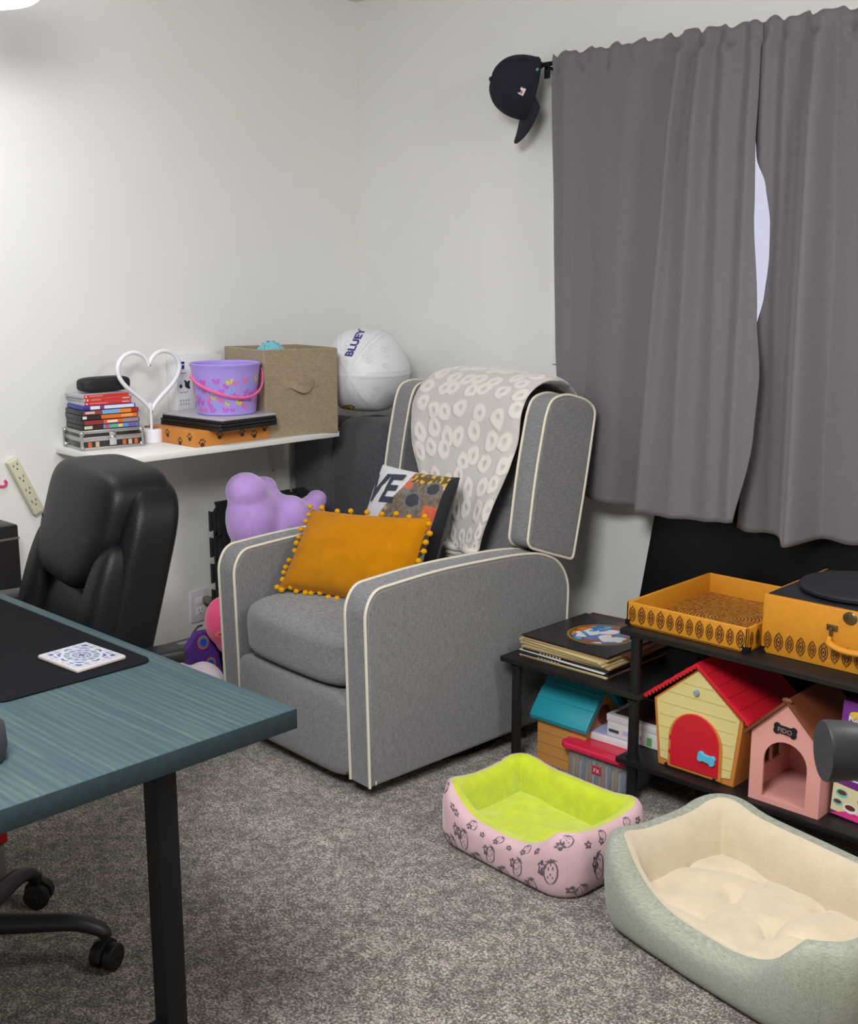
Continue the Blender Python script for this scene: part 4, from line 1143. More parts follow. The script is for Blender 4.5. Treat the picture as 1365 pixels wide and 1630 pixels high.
def interp(t, pts):
    for i in range(len(pts)-1):
        if t <= pts[i+1][0]:
            a, b_ = pts[i], pts[i+1]; k = (t-a[0])/(b_[0]-a[0]) if b_[0] > a[0] else 0
            k = k*k*(3-2*k)*.5+k*.5; return a[1]+(b_[1]-a[1])*k
    return pts[-1][1]
def curtain(label, ledge, redge, bottom, ridges, steps, seed):
    """ledge/redge: x of the edges against t (0 top, 1 bottom); ridges: (x_top, x_bottom, width, depth_top, depth_bottom)"""
    t = thing('curtain', label, 'curtain', ((ledge[0][1]+redge[0][1])/2, -.09, bottom(.5)), 0, 'grey curtains at the window')
    off = Vector(t.location)
    def P(u, v):
        # v: 0 bottom .. 1 top; header stands 1.5 cm above the rod
        T = 1-v; x = interp(T, ledge)*(1-u)+interp(T, redge)*u
        zt = 2.128+.006*math.sin(x*70+seed)+.004*math.sin(x*131)
        zb = bottom(u); z = zb+(zt-zb)*v
        d = 0
        for (a, c, w_, d0, d1) in ridges:
            cx = a+(c-a)*T; ww = w_*(1+.5*T); q = (x-cx)/ww
            d += (d0+(d1-d0)*T)*math.exp(-q*q)*(1+.25*math.tanh(q*2))
        for (a, c, w_, d0, d1) in steps:
            q = (x-(a+(c-a)*T))/(w_*(1+.8*T)); d += (d0+(d1-d0)*T)/(1+math.exp(-max(-30, min(30, q))))
        k = max(0, 1-T*14)
        d += .004*math.sin(x*95+seed)*k+.003*math.sin(x*160+seed*2)*k
        d += .005*math.sin(x*24+T*1.2+seed)*(1-k)+.006*noise.noise(Vector((x*5, T*2.5, seed)))
        d *= 1+.55*min(1, T*5)
        y = -.106-max(d, -.002)
        if T < .035: y = -.090-.0125*math.copysign(1, 1)*math.sqrt(max(0, 1-((z-2.105)/.03)**2))*1-.6*d-.004
        if T > .4: y -= .01*(T-.4)
        return Vector((x, y, z))-off
    b = MB(); b.grid(P, 220, 90)
    o = part('curtain_cloth', b, CURT, t, ang=75)
    md = o.modifiers.new('thickness', 'SOLIDIFY'); md.thickness = .0022; md.offset = 1
    b = MB(); b.tube([P(k/200, .955)+Vector((0, -.0006, 0)) for k in range(201)], .0009, 4)
    b.tube([P(k/200, .012)+Vector((0, -.0006, 0)) for k in range(201)], .0009, 4)
    part('stitch_line', b, mat('dark_grey_thread', (84, 82, 86), .8), t)
    b = MB(); b.grid(lambda u, v: Vector((ledge[0][1]*(1-u)+redge[0][1]*u, -.0765+.003*math.sin(u*60), 2.128-.10*v))-off, 60, 4); part('rod_pocket', b, CURT, t)
    return t
curtain('grey window curtain on the left, hanging behind the recliner',
        [(0, 1.022), (.05, 1.026), (.35, 1.046), (.65, 1.066), (1, 1.11)], [(0, 1.757), (.2, 1.768), (.38, 1.782), (.57, 1.812), (.70, 1.836), (.83, 1.832), (1, 1.800)],
        lambda u: .745-.028*math.sin(u*PI*1.0)-.004*math.sin(u*9),
        [(1.085, 1.10, .02, .010, .004), (1.20, 1.24, .05, .004, .008), (1.31, 1.30, .04, .004, .010), (1.523, 1.450, .016, .030, .012), (1.590, 1.58, .022, .036, .010), (1.655, 1.70, .03, .022, .014), (1.735, 1.78, .020, .016, .020)],
        [(1.500, 1.425, .006, .024, .050), (1.552, 1.56, .005, -.012, .0)], 1.0)
curtain('grey window curtain on the right with a pale gap beside it',
        [(0, 1.742), (.19, 1.750), (.25, 1.764), (.31, 1.796), (.38, 1.812), (.45, 1.815), (.52, 1.808), (.60, 1.790), (.8, 1.780), (1, 1.760)], [(0, 2.46), (1, 2.50)],
        lambda u: .712-.006*math.sin(u*30)-.01*math.sin(u*6+.5),
        [(1.775, 1.79, .02, .016, .004), (1.835, 1.86, .02, .018, .008), (1.925, 1.965, .028, .024, .036), (2.09, 2.15, .03, .02, .02), (2.20, 2.26, .03, .03, .03), (2.35, 2.4, .03, .03, .03)],
        [(1.875, 1.92, .014, .022, .045), (1.958, 1.996, .005, -.026, -.062)], 2.4)

# ================================================================ television leaning behind the rack
tv = thing('television', 'large black television leaning against the wall under the curtains', 'television', (1.415, -.185, .060), rot=(R(-11), R(2.6), 0))
b = MB(); b.rbox((0, -.012, 0), (1.22, .012, .74), .004); b.rbox((.25, .012, .1), (.95, .035, .5), .01); part('housing', b, mat('gloss_black', (8, 8, 10), .35), tv)
b = MB(); b.box((.010, -.0128, .018), (1.21, -.0122, .73)); part('screen', b, mat('screen_black', (5, 6, 7), .3, spec=.3), tv, flat=True)
for xx, dz in ((.22, .048), (1.0, .012)):
    b = MB(); b.rbox((xx-.015, -.02, -dz), (xx+.015, .03, .004), .003); part('stand_foot', b, BLACKP, tv)

# ================================================================ black rack: low wing at the left, raised middle
YF, YB = -.63, -.27
rk = thing('shelf_rack', 'black tube and board shelf rack with a low wing at its left', 'shelf', (1.95, -.45, 0))
def KL(b): b.T = Matrix.Translation((-1.95, .45, 0)); return b
def board(x0, x1, z, y0=YF-.028, y1=YB+.028, nm='shelf_board', th=.016):
    b = KL(MB()); b.rbox((x0, y0, z-th), (x1, y1, z), .002); return part(nm, b, BLKWOOD, rk)
board(1.722, 2.68, .508); board(1.302, 1.79, .332, y0=YF-.03); board(1.722, 2.68, .137); board(2.62, 3.11, .332)
for x in (1.345, 1.76, 2.645, 3.08):
    for y in (YF, YB):
        top = .492 if x in (1.76, 2.645) else .316
        b = KL(MB()); b.cyl((x, y, .004), (x, y, top), .0150, n=20)
        po = part('post', b, BLACKP, rk)
        b = KL(MB())
        for z in ((.332, .137, .300, .112, .480) if x in (1.76, 2.645) else (.300,)):
            b.lathe([(.015, -.006), (.0195, -.005), (.0195, .005), (.015, .006)], 20, o=(x, y, z+.004))
        part('collar', b, BLACKP, po)

# ================================================================ stack of records
rnd = random.Random(4)
z = .3325
EDGE = [mat('sleeve_cream', (206, 184, 134), .7), mat('sleeve_dark', (30, 28, 34), .5), mat('sleeve_tan', (178, 156, 110), .7), mat('sleeve_white', (224, 222, 214), .6), mat('sleeve_brown', (84, 44, 34), .6)]
def cover(u, v):
    x, y = u*2-1, v*2-1; r = math.hypot(x-.10, y-.04)*.92
    n = noise.noise(Vector((x*3.2, y*3.2, 4))); n2 = noise.noise(Vector((x*6, y*6, 9)))
    if r < .60:
        if r > .555: return rgb(150, 120, 50)
        if r > .52: return rgb(90, 70, 34)
        if n > .16 or (abs(y+.2*x) < .10+.2*n2 and x > -.3): return rgb(222, 222, 224)
        k = min(1, max(0, (x+.45)/.3)); 
        if x < -.30: return rgb(206, 120+60*n2, 44) if n2 > -.2 else rgb(176, 60, 34)
        if x < -.02: return rgb(44, 110, 186) if n2 > 0 else rgb(84, 160, 206)
        return rgb(150, 82, 66) if n2 > .0 else rgb(92, 120, 170)
    if y > .55-.5*x*.3 and x > -.1: return rgb(92, 48, 42)
    return rgb(38, 36, 36) if n2 < .25 else rgb(50, 44, 42)
labels = ['record sleeve with cream edge, lowest of the stack', 'record sleeve with dark edge just above the lowest', 'record sleeve with white spine in the lower half of the stack',
          'record sleeve with black spine and tiny white lettering', 'record sleeve with dull tan edge in the middle of the stack', 'record sleeve with worn cream edge above the tan one',
          'record sleeve with cream edge, third from the top', 'record sleeve with yellowed edge directly under the top two', 'reddish brown record sleeve sticking out behind the top one', 'black record sleeve with a round blue and white picture, topmost of the stack']
spec = [(0, .007, 1), (1, .006, 2), (3, .0045, -1), (1, .009, 0), (2, .008, 2), (0, .007, -2), (0, .008, -3), (0, .008, 1), (4, .004, 6), (1, .0045, 0)]
for i, (mi, th, dr) in enumerate(spec):
    dx, dy = rnd.uniform(-.005, .005), rnd.uniform(-.005, .004)
    t = thing('record_sleeve', labels[i], 'record', (1.500+dx+(.02 if i == 8 else 0), -.455+dy+(.045 if i == 8 else 0), z), R(dr-1), 'records on the low shelf')
    h = .157
    b = MB(); b.rbox((-h, -h, 0), (h, h, th-.0012), .0012, 0)
    part('sleeve', b, EDGE[mi], t)
    if i == 9:
        b = MB(); b.grid(lambda u, v: (-h+.002+u*(2*h-.004), -h+.002+v*(2*h-.004), th-.0009), 110, 110, col=cover); part('cover_print', b, printed('record_cover_print', .35), t, flat=True)
    elif mi in (1, 3):
        b = MB()
        for k in range(7): b.box((-.09+k*.012, -h-.0006, .0015), (-.084+k*.012, -h-.0001, th-.003))
        part('spine_print', b, mat('spine_white', (214, 214, 206), .6), t)
    else:
        b = MB(); b.box((-h+.01, -h-.0005, th*.35), (h-.01, -h-.0001, th*.5)); part('record_edge', b, mat('inner_dark', (40, 36, 32), .6), t)
    z += th

# ================================================================ mustard suitcase record player and its lid
LE = mat('mustard_leatherette', (206, 138, 36), .42, var=.05, vscale=60, bump=.2, bscale=300)
ORN = mat('brown_stamped_ink', (84, 46, 16), .5); BRASS = mat('aged_brass', (122, 106, 76), .35, metal=.85)
def medallion(b, f, cx, cz, w, h, m=0):
    """a pointed ornamental medallion drawn on a face"""
    o_ = [(cx+w*math.sin(2*PI*k/20)*(1-.25*abs(math.cos(2*PI*k/20))**3), cz+h*math.cos(2*PI*k/20)) for k in range(20)]
    b.strip(o_, f, w*.26, m, closed=True)
    b.strip([(cx+w*.55*math.sin(2*PI*k/12), cz+h*.5*math.cos(2*PI*k/12)) for k in range(12)], f, w*.34, m, closed=True)
    b.ell(f, cx, cz, w*.28, h*.22, m, 8)
    for s_ in (-1, 1):
        b.ell(f, cx+s_*w*.42, cz+h*.62, w*.2, h*.10, m, 6); b.ell(f, cx+s_*w*.42, cz-h*.62, w*.2, h*.10, m, 6)
        b.ell(f, cx, cz+s_*h*1.1, w*.10, h*.12, m, 6); b.ell(f, cx, cz+s_*h*.76, w*.16, h*.09, m, 6)
        b.strip([(cx+s_*w*.2, cz-h*.3), (cx+s_*w*.7, cz), (cx+s_*w*.2, cz+h*.3)], f, w*.1, m)
t = thing('player_lid', 'mustard suitcase lid used as an open tray beside the record player', 'tray', (1.898, -.402, .5085), R(0))
X0, X1, Y0_, Y1_, HH, TH = -.182, .182, -.218, .215, .066, .009
b = MB()
b.rbox((X0, Y0_, 0), (X1, Y1_, .008), .003); b.rbox((X0, Y0_, 0), (X1, Y0_+TH, HH), .003, seg=3); b.rbox((X0, Y1_-TH, 0), (X1, Y1_, HH), .003, seg=3)
b.rbox((X0, Y0_, 0), (X0+TH, Y1_, HH), .003, seg=3); b.rbox((X1-TH, Y0_, 0), (X1, Y1_, HH), .003, seg=3)
part('tray_body', b, LE, t)
b = MB(); b.box((X0+TH, Y0_+TH, .008), (X1-TH, Y1_-TH, .0095)); part('tray_lining', b, ring_ornament_mat(), t, flat=True)
b = MB(); f = lambda a, c: (a, Y0_-.0005, c)
for k in range(12): medallion(b, f, X0+.020+k*.0295, .034, .0098+.0012*(k % 2), .0200+.002*(k % 2))
f2 = lambda a, c: (X1+.0005, a, c)
for k in range(13): medallion(b, f2, Y0_+.02+k*.031, .034, .009, .018)
part('stamped_border', b, ORN, t, flat=True)
b = MB()
for x in (X0, X1): b.prism([(0, 0), (.018, 0), (.012, .010), (.016, .018), (.006, .016), (0, .018)], lambda a, c, q: (x+(a if x == X0 else -a), Y0_-q, c), -.001, .0015); b.rbox((x-.0015, Y0_-.0015, 0), (x+.0015, Y0_+.02, .014), .0005)
part('corner_guards', b, mat('dark_steel', (40, 40, 42), .4, metal=.7), t)

t = thing('record_player', 'mustard suitcase record player with black turntable and curved handle', 'record player', (2.276, -.400, .5085))
X0, X1, Y0_, Y1_, HH = -.182, .182, -.180, .175, .152
b = MB(); b.prism(roundpoly([(X0, Y0_), (X1, Y0_), (X1, Y1_), (X0, Y1_)], .008, 3), lambda a, c, q: (a, c, q), 0, HH, .003); part('case_body', b, LE, t)
b = MB(); b.rbox((X0+.010, Y0_+.010, HH), (X1-.010, Y1_-.010, HH+.0025), .001); part('deck', b, mat('black_deck', (34, 34, 40), .35), t)
b = MB(); b.lathe([(.140, 0), (.147, .003), (.148, .010), (.144, .014), (.13, .0145), (.10, .0135), (.098, .0145), (.06, .0145), (.058, .0135), (.05, .0145), (.01, .0145)], 64, o=(-.01, -.003, HH+.006)); part('platter', b, mat('black_rubber_platter', (30, 30, 36), .45), t)
b = MB(); b.lathe([(.004, 0), (.004, .012), (.0015, .016)], 16, o=(-.01, -.003, HH+.0205)); part('spindle', b, mat('chrome', (210, 210, 212), .15, metal=1), t)
b = MB(); b.tube(smoothpath([(.15, .12, HH+.03), (.15, .02, HH+.034), (.13, -.06, HH+.032), (.105, -.10, HH+.028)], 5), .004, 8); b.cyl((.15, .12, HH), (.15, .12, HH+.045), .018, n=20); b.rbox((.09, -.125, HH+.020), (.112, -.095, HH+.032), .002); part('tonearm', b, BLACKP, t)
b = MB(); f = lambda a, c: (a, Y0_-.0005, c)
for k in range(12): medallion(b, f, X0+.020+k*.0295, .036, .0098+.0012*(k % 2), .0200+.002*(k % 2))
part('stamped_border', b, ORN, t, flat=True)
b = MB(); b.prism([(0, 0), (.018, 0), (.012, .010), (.016, .018), (.006, .016), (0, .018)], lambda a, c, q: (X0+a, Y0_-q, c), -.001, .0015); part('corner_guard', b, MATS['dark_steel'], t)
for xx in (.004, .125):
    b = MB(); b.rbox((xx-.014, Y0_-.004, .096), (xx+.014, Y0_, .110), .001); b.rbox((xx-.003, Y0_-.012, .082), (xx+.003, Y0_-.003, .104), .001); part('handle_mount', b, BRASS, t)
    b = MB(); b.ball((xx+.042 if xx < .1 else xx-.2, Y0_-.002, .135), (.018, .004, .016), nu=16, nv=10); b.rbox(((xx+.042 if xx < .1 else xx-.2)-.006, Y0_-.008, .128), ((xx+.042 if xx < .1 else xx-.2)+.006, Y0_-.002, .15), .002) 
    if xx < .1: part('latch', b, BRASS, t)
b = MB(); b.tube(smoothpath([(.002, Y0_-.010, .080), (.010, Y0_-.024, .070), (.035, Y0_-.032, .064), (.065, Y0_-.034, .062), (.095, Y0_-.032, .064), (.119, Y0_-.024, .070), (.127, Y0_-.010, .080)], 5), [.006]*4+[.0085]*23+[.006]*4, 12, flat=.8); part('handle', b, LE, t)

# ================================================================ toy houses, boxes and bins on and under the rack
def bone(fn, cx, cy, w, h, rot=0):
    """outline of a bone"""
    pts = []
    for (sx, sy, a0) in ((1, 1, 90), (1, -1, 0), (-1, -1, -90), (-1, 1, -180)): pass
    r = h*.30
    def arc(x, y, a, e): 
        for k in range(7): t_ = R(a+(e-a)*k/6); pts.append((x+r*math.cos(t_), y+r*math.sin(t_)))
    X, Y = w/2-r, h/2-r
    arc(X, Y, 150, -45); arc(X, -Y, 45, -150); arc(-X, -Y, -30, -225); arc(-X, Y, 225, 30)
    return [(cx+x*math.cos(rot)-y*math.sin(rot), cy+x*math.sin(rot)+y*math.cos(rot)) for x, y in pts]

# red roofed dog house
t = thing('toy_dog_house', 'cream toy dog house with red roof and red arched door on the rack', 'toy house', (1.946, -.49, .1375), R(0))
CRM = mat('cream_plastic', (226, 210, 140), .45); ORG = mat('orange_trim_plastic', (206, 132, 60), .45); RED = mat('toy_red_plastic', (206, 30, 46), .4)
yf, yb = -.125, .125
outer = [(-.114, 0), (.114, 0), (.134, .185), (0, .300), (-.134, .185)]
b = MB(); b.prism(outer, lambda a, c, q: (a, q, c), yf, yb, .003); part('house_body', b, ORG, t)
b = MB(); b.prism([(-.106, .022), (-.072, .018), (-.072, .016), (.072, .016), (.106, .022), (.124, .186), (0, .292), (-.124, .186)], lambda a, c, q: (a, q, c), yf-.003, yf+.001, .0012); wl = part('front_siding', b, CRM, t)
b = MB()
for k in range(7):
    z_ = .045+k*.034
    wv = .109+.11*(z_/1.1)*.5 if z_ < .186 else max(.02, .124*(1-(z_-.186)/.106))
    b.tube([(-wv+.004, yf-.003, z_), (wv-.004, yf-.003, z_)], .0012, 5)
part('plank_grooves', b, mat('cream_shadow_line', (196, 180, 116), .5), wl)
arch = [(-.072, .0)]+[(-.072, .082)]+[(-.072*math.cos(PI*k/16), .082+.078*math.sin(PI*k/16)) for k in range(1, 16)]+[(.072, .082), (.072, .0)]
b = MB(); b.prism([(x*1.12, z_*1.04+.006) for x, z_ in arch], lambda a, c, q: (a, q, c), yf-.006, yf+.001, .0012); part('door_surround', b, ORG, t)
b = MB(); b.prism([(x, z_*.985+.014) for x, z_ in arch], lambda a, c, q: (a, q, c), yf-.0095, yf-.004, .0015); 
b.rbox((-.077, yf-.010, .045), (-.070, yf-.005, .056), .001); b.rbox((-.077, yf-.010, .085), (-.070, yf-.005, .096), .001)
dr = part('door', b, RED, t)
b = MB(); b.prism(bone(None, .040, .062, .052, .030, R(-8)), lambda a, c, q: (a, q, c), yf-.017, yf-.009, .002); part('door_handle', b, mat('sky_blue_plastic', (92, 190, 224), .4), dr, label='light blue bone shaped handle')
b = MB(); b.lathe([(.008, 0), (.0085, .006), (.006, .010)], 18); T_ = Matrix.Translation((-.002, yf-.003, .232)) @ Matrix.Rotation(R(90), 4, 'X'); b.v = [tuple(T_ @ Vector(p)) for p in b.v]; part('knob', b, mat('blue_grey_plastic', (140, 156, 180), .4), t)
b = MB()
for sx in (-1, 1):
    e, a = Vector((sx*.158, 0, .193)), Vector((0, 0, .318)); d = (e-a).normalized(); n_ = Vector((-d.z*sx*-1, 0, abs(d.x))).normalized()
    th = .010
    q = [(a.x, a.z), (e.x, e.z), (e.x-d.z*0, e.z-th*.9), (a.x, a.z-th*1.25)]
    b.prism(q, lambda x, z_, y: (x, y, z_), yf-.018, yb+.012, .0015)
    for k in range(1, 5):
        p = a.lerp(e, k/5); b.tube([(p.x, yf-.017, p.z+.0008), (p.x, yb+.011, p.z+.0008)], .0012, 5)
    for k in range(15):
        p = a.lerp(e, (k+.6)/15.4); b.ball((p.x, yf-.015, p.z-th*1.05), (.0052, .003, .0052), nu=8, nv=6)
part('roof', b, RED, t)
b = MB()
for x in (-.085, .062): b.rbox((x-.005, yf-.007, 0), (x+.005, yf+.001, .011), .001)
part('base_slots', b, BLACKP, t)

# pink dog house, open
PK = mat('pink_plastic', (226, 160, 152), .5); BRN = mat('brown_roof_plastic', (112, 58, 36), .5)
t = thing('toy_dog_house', 'pink toy dog house with brown roof and open arched doorway on the rack', 'toy house', (2.208, -.535, .1375))
yf, yb, W0, W1, EZ, AZ = -.100, .115, .094, .094, .182, .278
b = MB(); th = .006
fr_out = [(-W0, 0), (W0, 0), (W1, EZ), (0, AZ), (-W1, EZ)]
ax_ = .058
hole = [(-ax_, .014), (-ax_, .115)]+[(-ax_*math.cos(PI*k/14), .115+ax_*math.sin(PI*k/14)) for k in range(1, 14)]+[(ax_, .115), (ax_, .014)]
# front wall as left, right, sill and a top piece around the arch
b.prism([(-W0, 0), (-ax_, 0), (-ax_, .115), (-W1, .115)], lambda a, c, q: (a, q, c), yf, yf+th)
b.prism([(ax_, 0), (W0, 0), (W1, .115), (ax_, .115)], lambda a, c, q: (a, q, c), yf, yf+th)
b.box((-ax_, yf, 0), (ax_, yf+th, .014))
for k in range(14):
    a0, a1 = PI*k/14, PI*(k+1)/14
    p0 = (-ax_*math.cos(a0), .115+ax_*math.sin(a0)); p1 = (-ax_*math.cos(a1), .115+ax_*math.sin(a1))
    def outp(a):
        c_, s_ = -math.cos(a), math.sin(a); t_ = 1e9
        if abs(c_) > 1e-6: t_ = min(t_, W1/abs(c_))
        # roof lines
        den = s_+abs(c_)*(AZ-EZ)/W1; t_ = min(t_, (AZ-.115)/den) if den > 0 else t_
        return (c_*t_, .115+s_*t_)
    o0, o1 = outp(a0), outp(a1)
    qd = [p0, p1, o1, o0]
    if (o0[1]-EZ)*(o1[1]-EZ) < 0: qd = [p0, p1, o1, (math.copysign(W1, o0[0]+o1[0]), EZ), o0]
    if o0[0]*o1[0] < 0: qd = [p0, p1, o1, (0, AZ), o0]
    b.prism(qd, lambda a, c, q: (a, q, c), yf, yf+th)
part('front_wall', b, PK, t, ang=20)
b = MB()
b.box((W1-th, yf+th, .0), (W1, yb-th, EZ)); part('side_wall', b, PK, t)
b = MB()      # left wall has a window of four panes
for (y0, y1, z0_, z1_) in ((yf+th, -.045, 0, EZ), (.055, yb-th, 0, EZ), (-.045, .055, 0, .070), (-.045, .055, .155, EZ), (.001, .009, .070, .155), (-.045, .055, .109, .116)): b.box((-W1, y0, z0_), (-W1+th, y1, z1_))
part('side_wall', b, PK, t, label='pink side wall with a four pane window opening')
b = MB(); b.prism(fr_out, lambda a, c, q: (a, q, c), yb-th, yb); part('back_wall', b, PK, t)
b = MB(); b.box((-W0+th, yf+th, 0), (W0-th, yb-th, .012)); part('house_floor', b, PK, t)
b = MB()
for sx in (-1, 1):
    q = [(0, AZ+.012), (sx*(W1+.020), EZ-.006), (sx*(W1+.016), EZ-.014), (0, AZ+.001)]
    b.prism(q, lambda x, z_, y: (x, y, z_), yf-.014, yb+.012, .0012)
b.ball((0, yf-.010, AZ+.008), (.014, .006, .008)); part('roof', b, BRN, t)
b = MB(); b.prism(bone(None, -.004, .205, .062, .030, R(-4)), lambda a, c, q: (a, q, c), yf-.004, yf, .001); bn = part('bone_sign', b, BLACKP, t, label='black bone shaped name sign')
b = MB(); b.text('FIDO', lambda x, y: (x-.004, yf-.0046, .1985+y-.07*x), .017, bold=.0003); part('lettering', b, mat('tan_letter', (150, 122, 112), .5), bn, flat=True)

# purple boxed sand set
t = thing('activity_box', 'purple cardboard box with white lettering beside the pink dog house', 'box', (2.405, -.560, .1375), rot=(0, R(3), R(-2)))
b = MB(); b.rbox((-.095, -.030, 0), (.10, .030, .300), .0015); part('carton', b, mat('purple_card', (120, 52, 138), .4), t)
b = MB(); b.box((-.0955, -.028, .004), (-.0951, .028, .296)); part('carton_side', b, mat('brown_print', (70, 58, 34), .5), t)
ff = lambda a, c: (a, -.0304, c)
b = MB()
b.ell(ff, -.045, .268, .032, .012, 1, 16)
b.text('Kinetic', lambda x, y: ff(-.078+x, .252+y+.06*x), .024, 0, .0006, 'LEFT')
b.text('SAND', lambda x, y: ff(-.082+x, .226+y+.05*x), .030, 0, .0012, 'LEFT')
part('lettering', b, [mat('white_ink', (236, 232, 236), .5), mat('yellow_ink', (240, 200, 50), .5)], t, flat=True)
b = MB()
rnd = random.Random(2)
for k in range(10):
    z_ = .205-k*.0115; w_ = rnd.uniform(.035, .06)
    if .13 < z_ < .17: continue
    b.poly([ff(-.035-w_/2, z_), ff(-.035+w_/2, z_), ff(-.035+w_/2, z_+.004), ff(-.035-w_/2, z_+.004)])
part('small_print', b, MATS['white_ink'], t, flat=True)
b = MB()
b.poly([ff(-.094, .012), ff(.098, .002), ff(.098, .075), ff(-.094, .085)], 0)
b.poly([tuple(Vector(ff(-.094, .002))+Vector((0, -.0001, 0))), tuple(Vector(ff(.098, .002))+Vector((0, -.0001, 0))), tuple(Vector(ff(.098, .010))+Vector((0, -.0001, 0))), tuple(Vector(ff(-.05, .022))+Vector((0, -.0001, 0)))], 1)
g = lambda a, c: (a, -.0306, c); g2 = lambda a, c: (a, -.0308, c)
for (x, z_, r_, m1) in ((-.070, .062, .016, 2), (-.045, .030, .018, 4), (-.015, .055, .015, 5), (.01, .028, .014, 6), (-.078, .036, .013, 2)):
    b.ell(g, x, z_, r_, r_*.7, m1, 16); b.ell(g2, x, z_+.002, r_*.75, r_*.4, 3, 14)
part('picture_print', b, [mat('pale_yellow_ink', (226, 216, 170), .5), mat('magenta_ink', (226, 60, 140), .5), mat('aqua_ink', (110, 200, 200), .5), mat('choc_ink', (104, 56, 40), .5), MATS['white_ink'], mat('rose_ink', (220, 100, 120), .5), MATS['yellow_ink']], t, flat=True)

# glass jar behind the two dog houses
t = thing('glass_jar', 'small clear glass jar standing behind the two dog houses', 'jar', (2.15, -.335, .1375))
b = MB(); b.lathe([(.03, 0), (.034, .004), (.034, .15), (.028, .17), (.028, .19), (.026, .19), (.026, .17), (.031, .148), (.031, .006), (.01, .005)], 28); part('jar_body', b, mat('clear_glass', (235, 240, 242), .05, trans=.9), t)
b = MB(); b.lathe([(.030, .186), (.030, .202), (.027, .204)], 28); part('lid', b, mat('white_metal_lid', (200, 202, 206), .4), t)

# orange house box with teal roof on the floor
t = thing('toy_house_box', 'orange toy house with teal hinged roof on the floor under the records', 'toy house', (1.478, -.49, 0))
TEAL = mat('teal_plastic', (38, 152, 168), .4); ORB = mat('tan_orange_plastic', (204, 146, 78), .5)
b = MB(); b.prism([(-.088, 0), (.088, 0), (.088, .158), (0, .245), (-.088, .158)], lambda a, c, q: (q, a, c), -.094, .086, .003); hb = part('house_body', b, ORB, t)
b = MB()
for k in range(4): b.tube([(-.093, -.0885, .03+k*.034), (.085, -.0885, .03+k*.034)], .0012, 5)
part('siding_grooves', b, mat('dark_orange_line', (176, 118, 60), .6), hb)
b = MB()
for sy in (-1, 1):
    b.prism([(0, .268), (sy*.052, .222), (sy*.098, .168), (sy*.108, .150), (sy*.104, .138), (sy*.094, .148), (0, .250)], lambda a, c, q: (q, a, c), -.108, .100, .002)
for k, (yy, zz) in enumerate(((-.036, .2365), (-.072, .199))): b.tube([(-.107, yy, zz+.0015), (.099, yy, zz+.0015)], .0016, 6)
part('roof', b, TEAL, t)
b = MB(); b.ball((.0865, 0, .17), (.003, .03, .03), nu=16, nv=8); part('end_window', b, mat('red_brown_plastic', (120, 50, 34), .5), t)

# clear container with a pink red lid
t = thing('storage_container', 'clear plastic container with a bright pink lid at the foot of the rack', 'container', (1.628, -.545, 0))
LIDR = mat('pink_red_lid', (214, 40, 74), .35)
b = MB(); b.prism(roundpoly([(-.105, -.07), (.105, -.07), (.105, .07), (-.105, .07)], .02), lambda a, c, q: (a, c, q), 0, .092, .003)
part('container_body', b, mat('clear_plastic', (225, 228, 232), .12, trans=.75), t)
b = MB()
rnd = random.Random(8)
cc = [mat('content_yellow', (214, 190, 50), .6), mat('content_orange', (222, 120, 50), .6), mat('content_white', (220, 216, 214), .6), mat('content_blue', (70, 110, 170), .6)]
for k in range(16):
    x = -.085+.0113*k; b.rbox((x, -.06, .004), (x+.008, .05, .06+rnd.random()*.025), .001, k % 4, 1)
part('stored_crayons', b, cc, t)
b = MB(); b.prism(roundpoly([(-.125, -.085), (.125, -.085), (.125, .085), (-.125, .085)], .03, 7), lambda a, c, q: (a, c, q), .094, .112, .005, seg=3)
b.prism(roundpoly([(-.10, -.06), (.10, -.06), (.10, .06), (-.10, .06)], .02), lambda a, c, q: (a, c, q), .111, .114, .0015); part('lid', b, LIDR, t)
b = MB(); b.rbox((-.012, -.0715, .040), (.018, -.0706, .066), .0002); tg = part('price_tag', b, mat('tag_red', (196, 30, 60), .5), t)
b = MB(); b.text('FX', lambda x, y: (.003+x, -.0718, .046+y), .018); part('lettering', b, TRIM, tg, flat=True)
t = thing('tray_box', 'flat lavender and white box lying on the pink lid', 'box', (1.640, -.470, .1145), R(2))
b = MB(); b.rbox((-.085, -.085, 0), (.085, .085, .022), .002); part('box_base', b, mat('white_card', (228, 228, 226), .5), t)
b = MB(); b.rbox((-.081, -.081, .022), (.081, .081, .0232), .0005); part('box_top', b, mat('lavender_card', (176, 180, 226), .4), t)
t = thing('craft_box', 'white box with a dark red picture on top, on the lavender box', 'box', (1.700, -.452, .1382), R(1))
b = MB(); b.rbox((-.085, -.095, 0), (.085, .085, .062), .0015); part('box_body', b, mat('white_card', (228, 228, 226), .5), t)
b = MB(); b.rbox((-.087, -.097, .045), (.087, .087, .066), .0015); b.T = Matrix(); part('box_lid', b, mat('white_lid_card', (222, 222, 224), .45), t)
b = MB(); b.box((-.07, -.08, .0661), (.08, .075, .0666), 0); b.box((-.078, -.0974, .014), (-.045, -.0951, .022), 1)
b.box((-.03, -.0974, .016), (.03, -.0951, .028), 2); b.box((.05, -.0974, .006), (.065, -.0951, .03), 3)
b.ell(lambda a, c: (.0855, a, c), -.03, .022, .022, .014, 4, 14); b.ell(lambda a, c: (.0855, a, c), .03, .022, .014, .016, 4, 14)
part('box_print', b, [mat('maroon_print', (96, 34, 40), .5), mat('dark_teal_print', (40, 70, 84), .5), mat('pale_lilac_print', (190, 190, 226), .5), mat('green_print', (110, 170, 90), .5), mat('red_dot_print', (180, 40, 56), .5)], t)

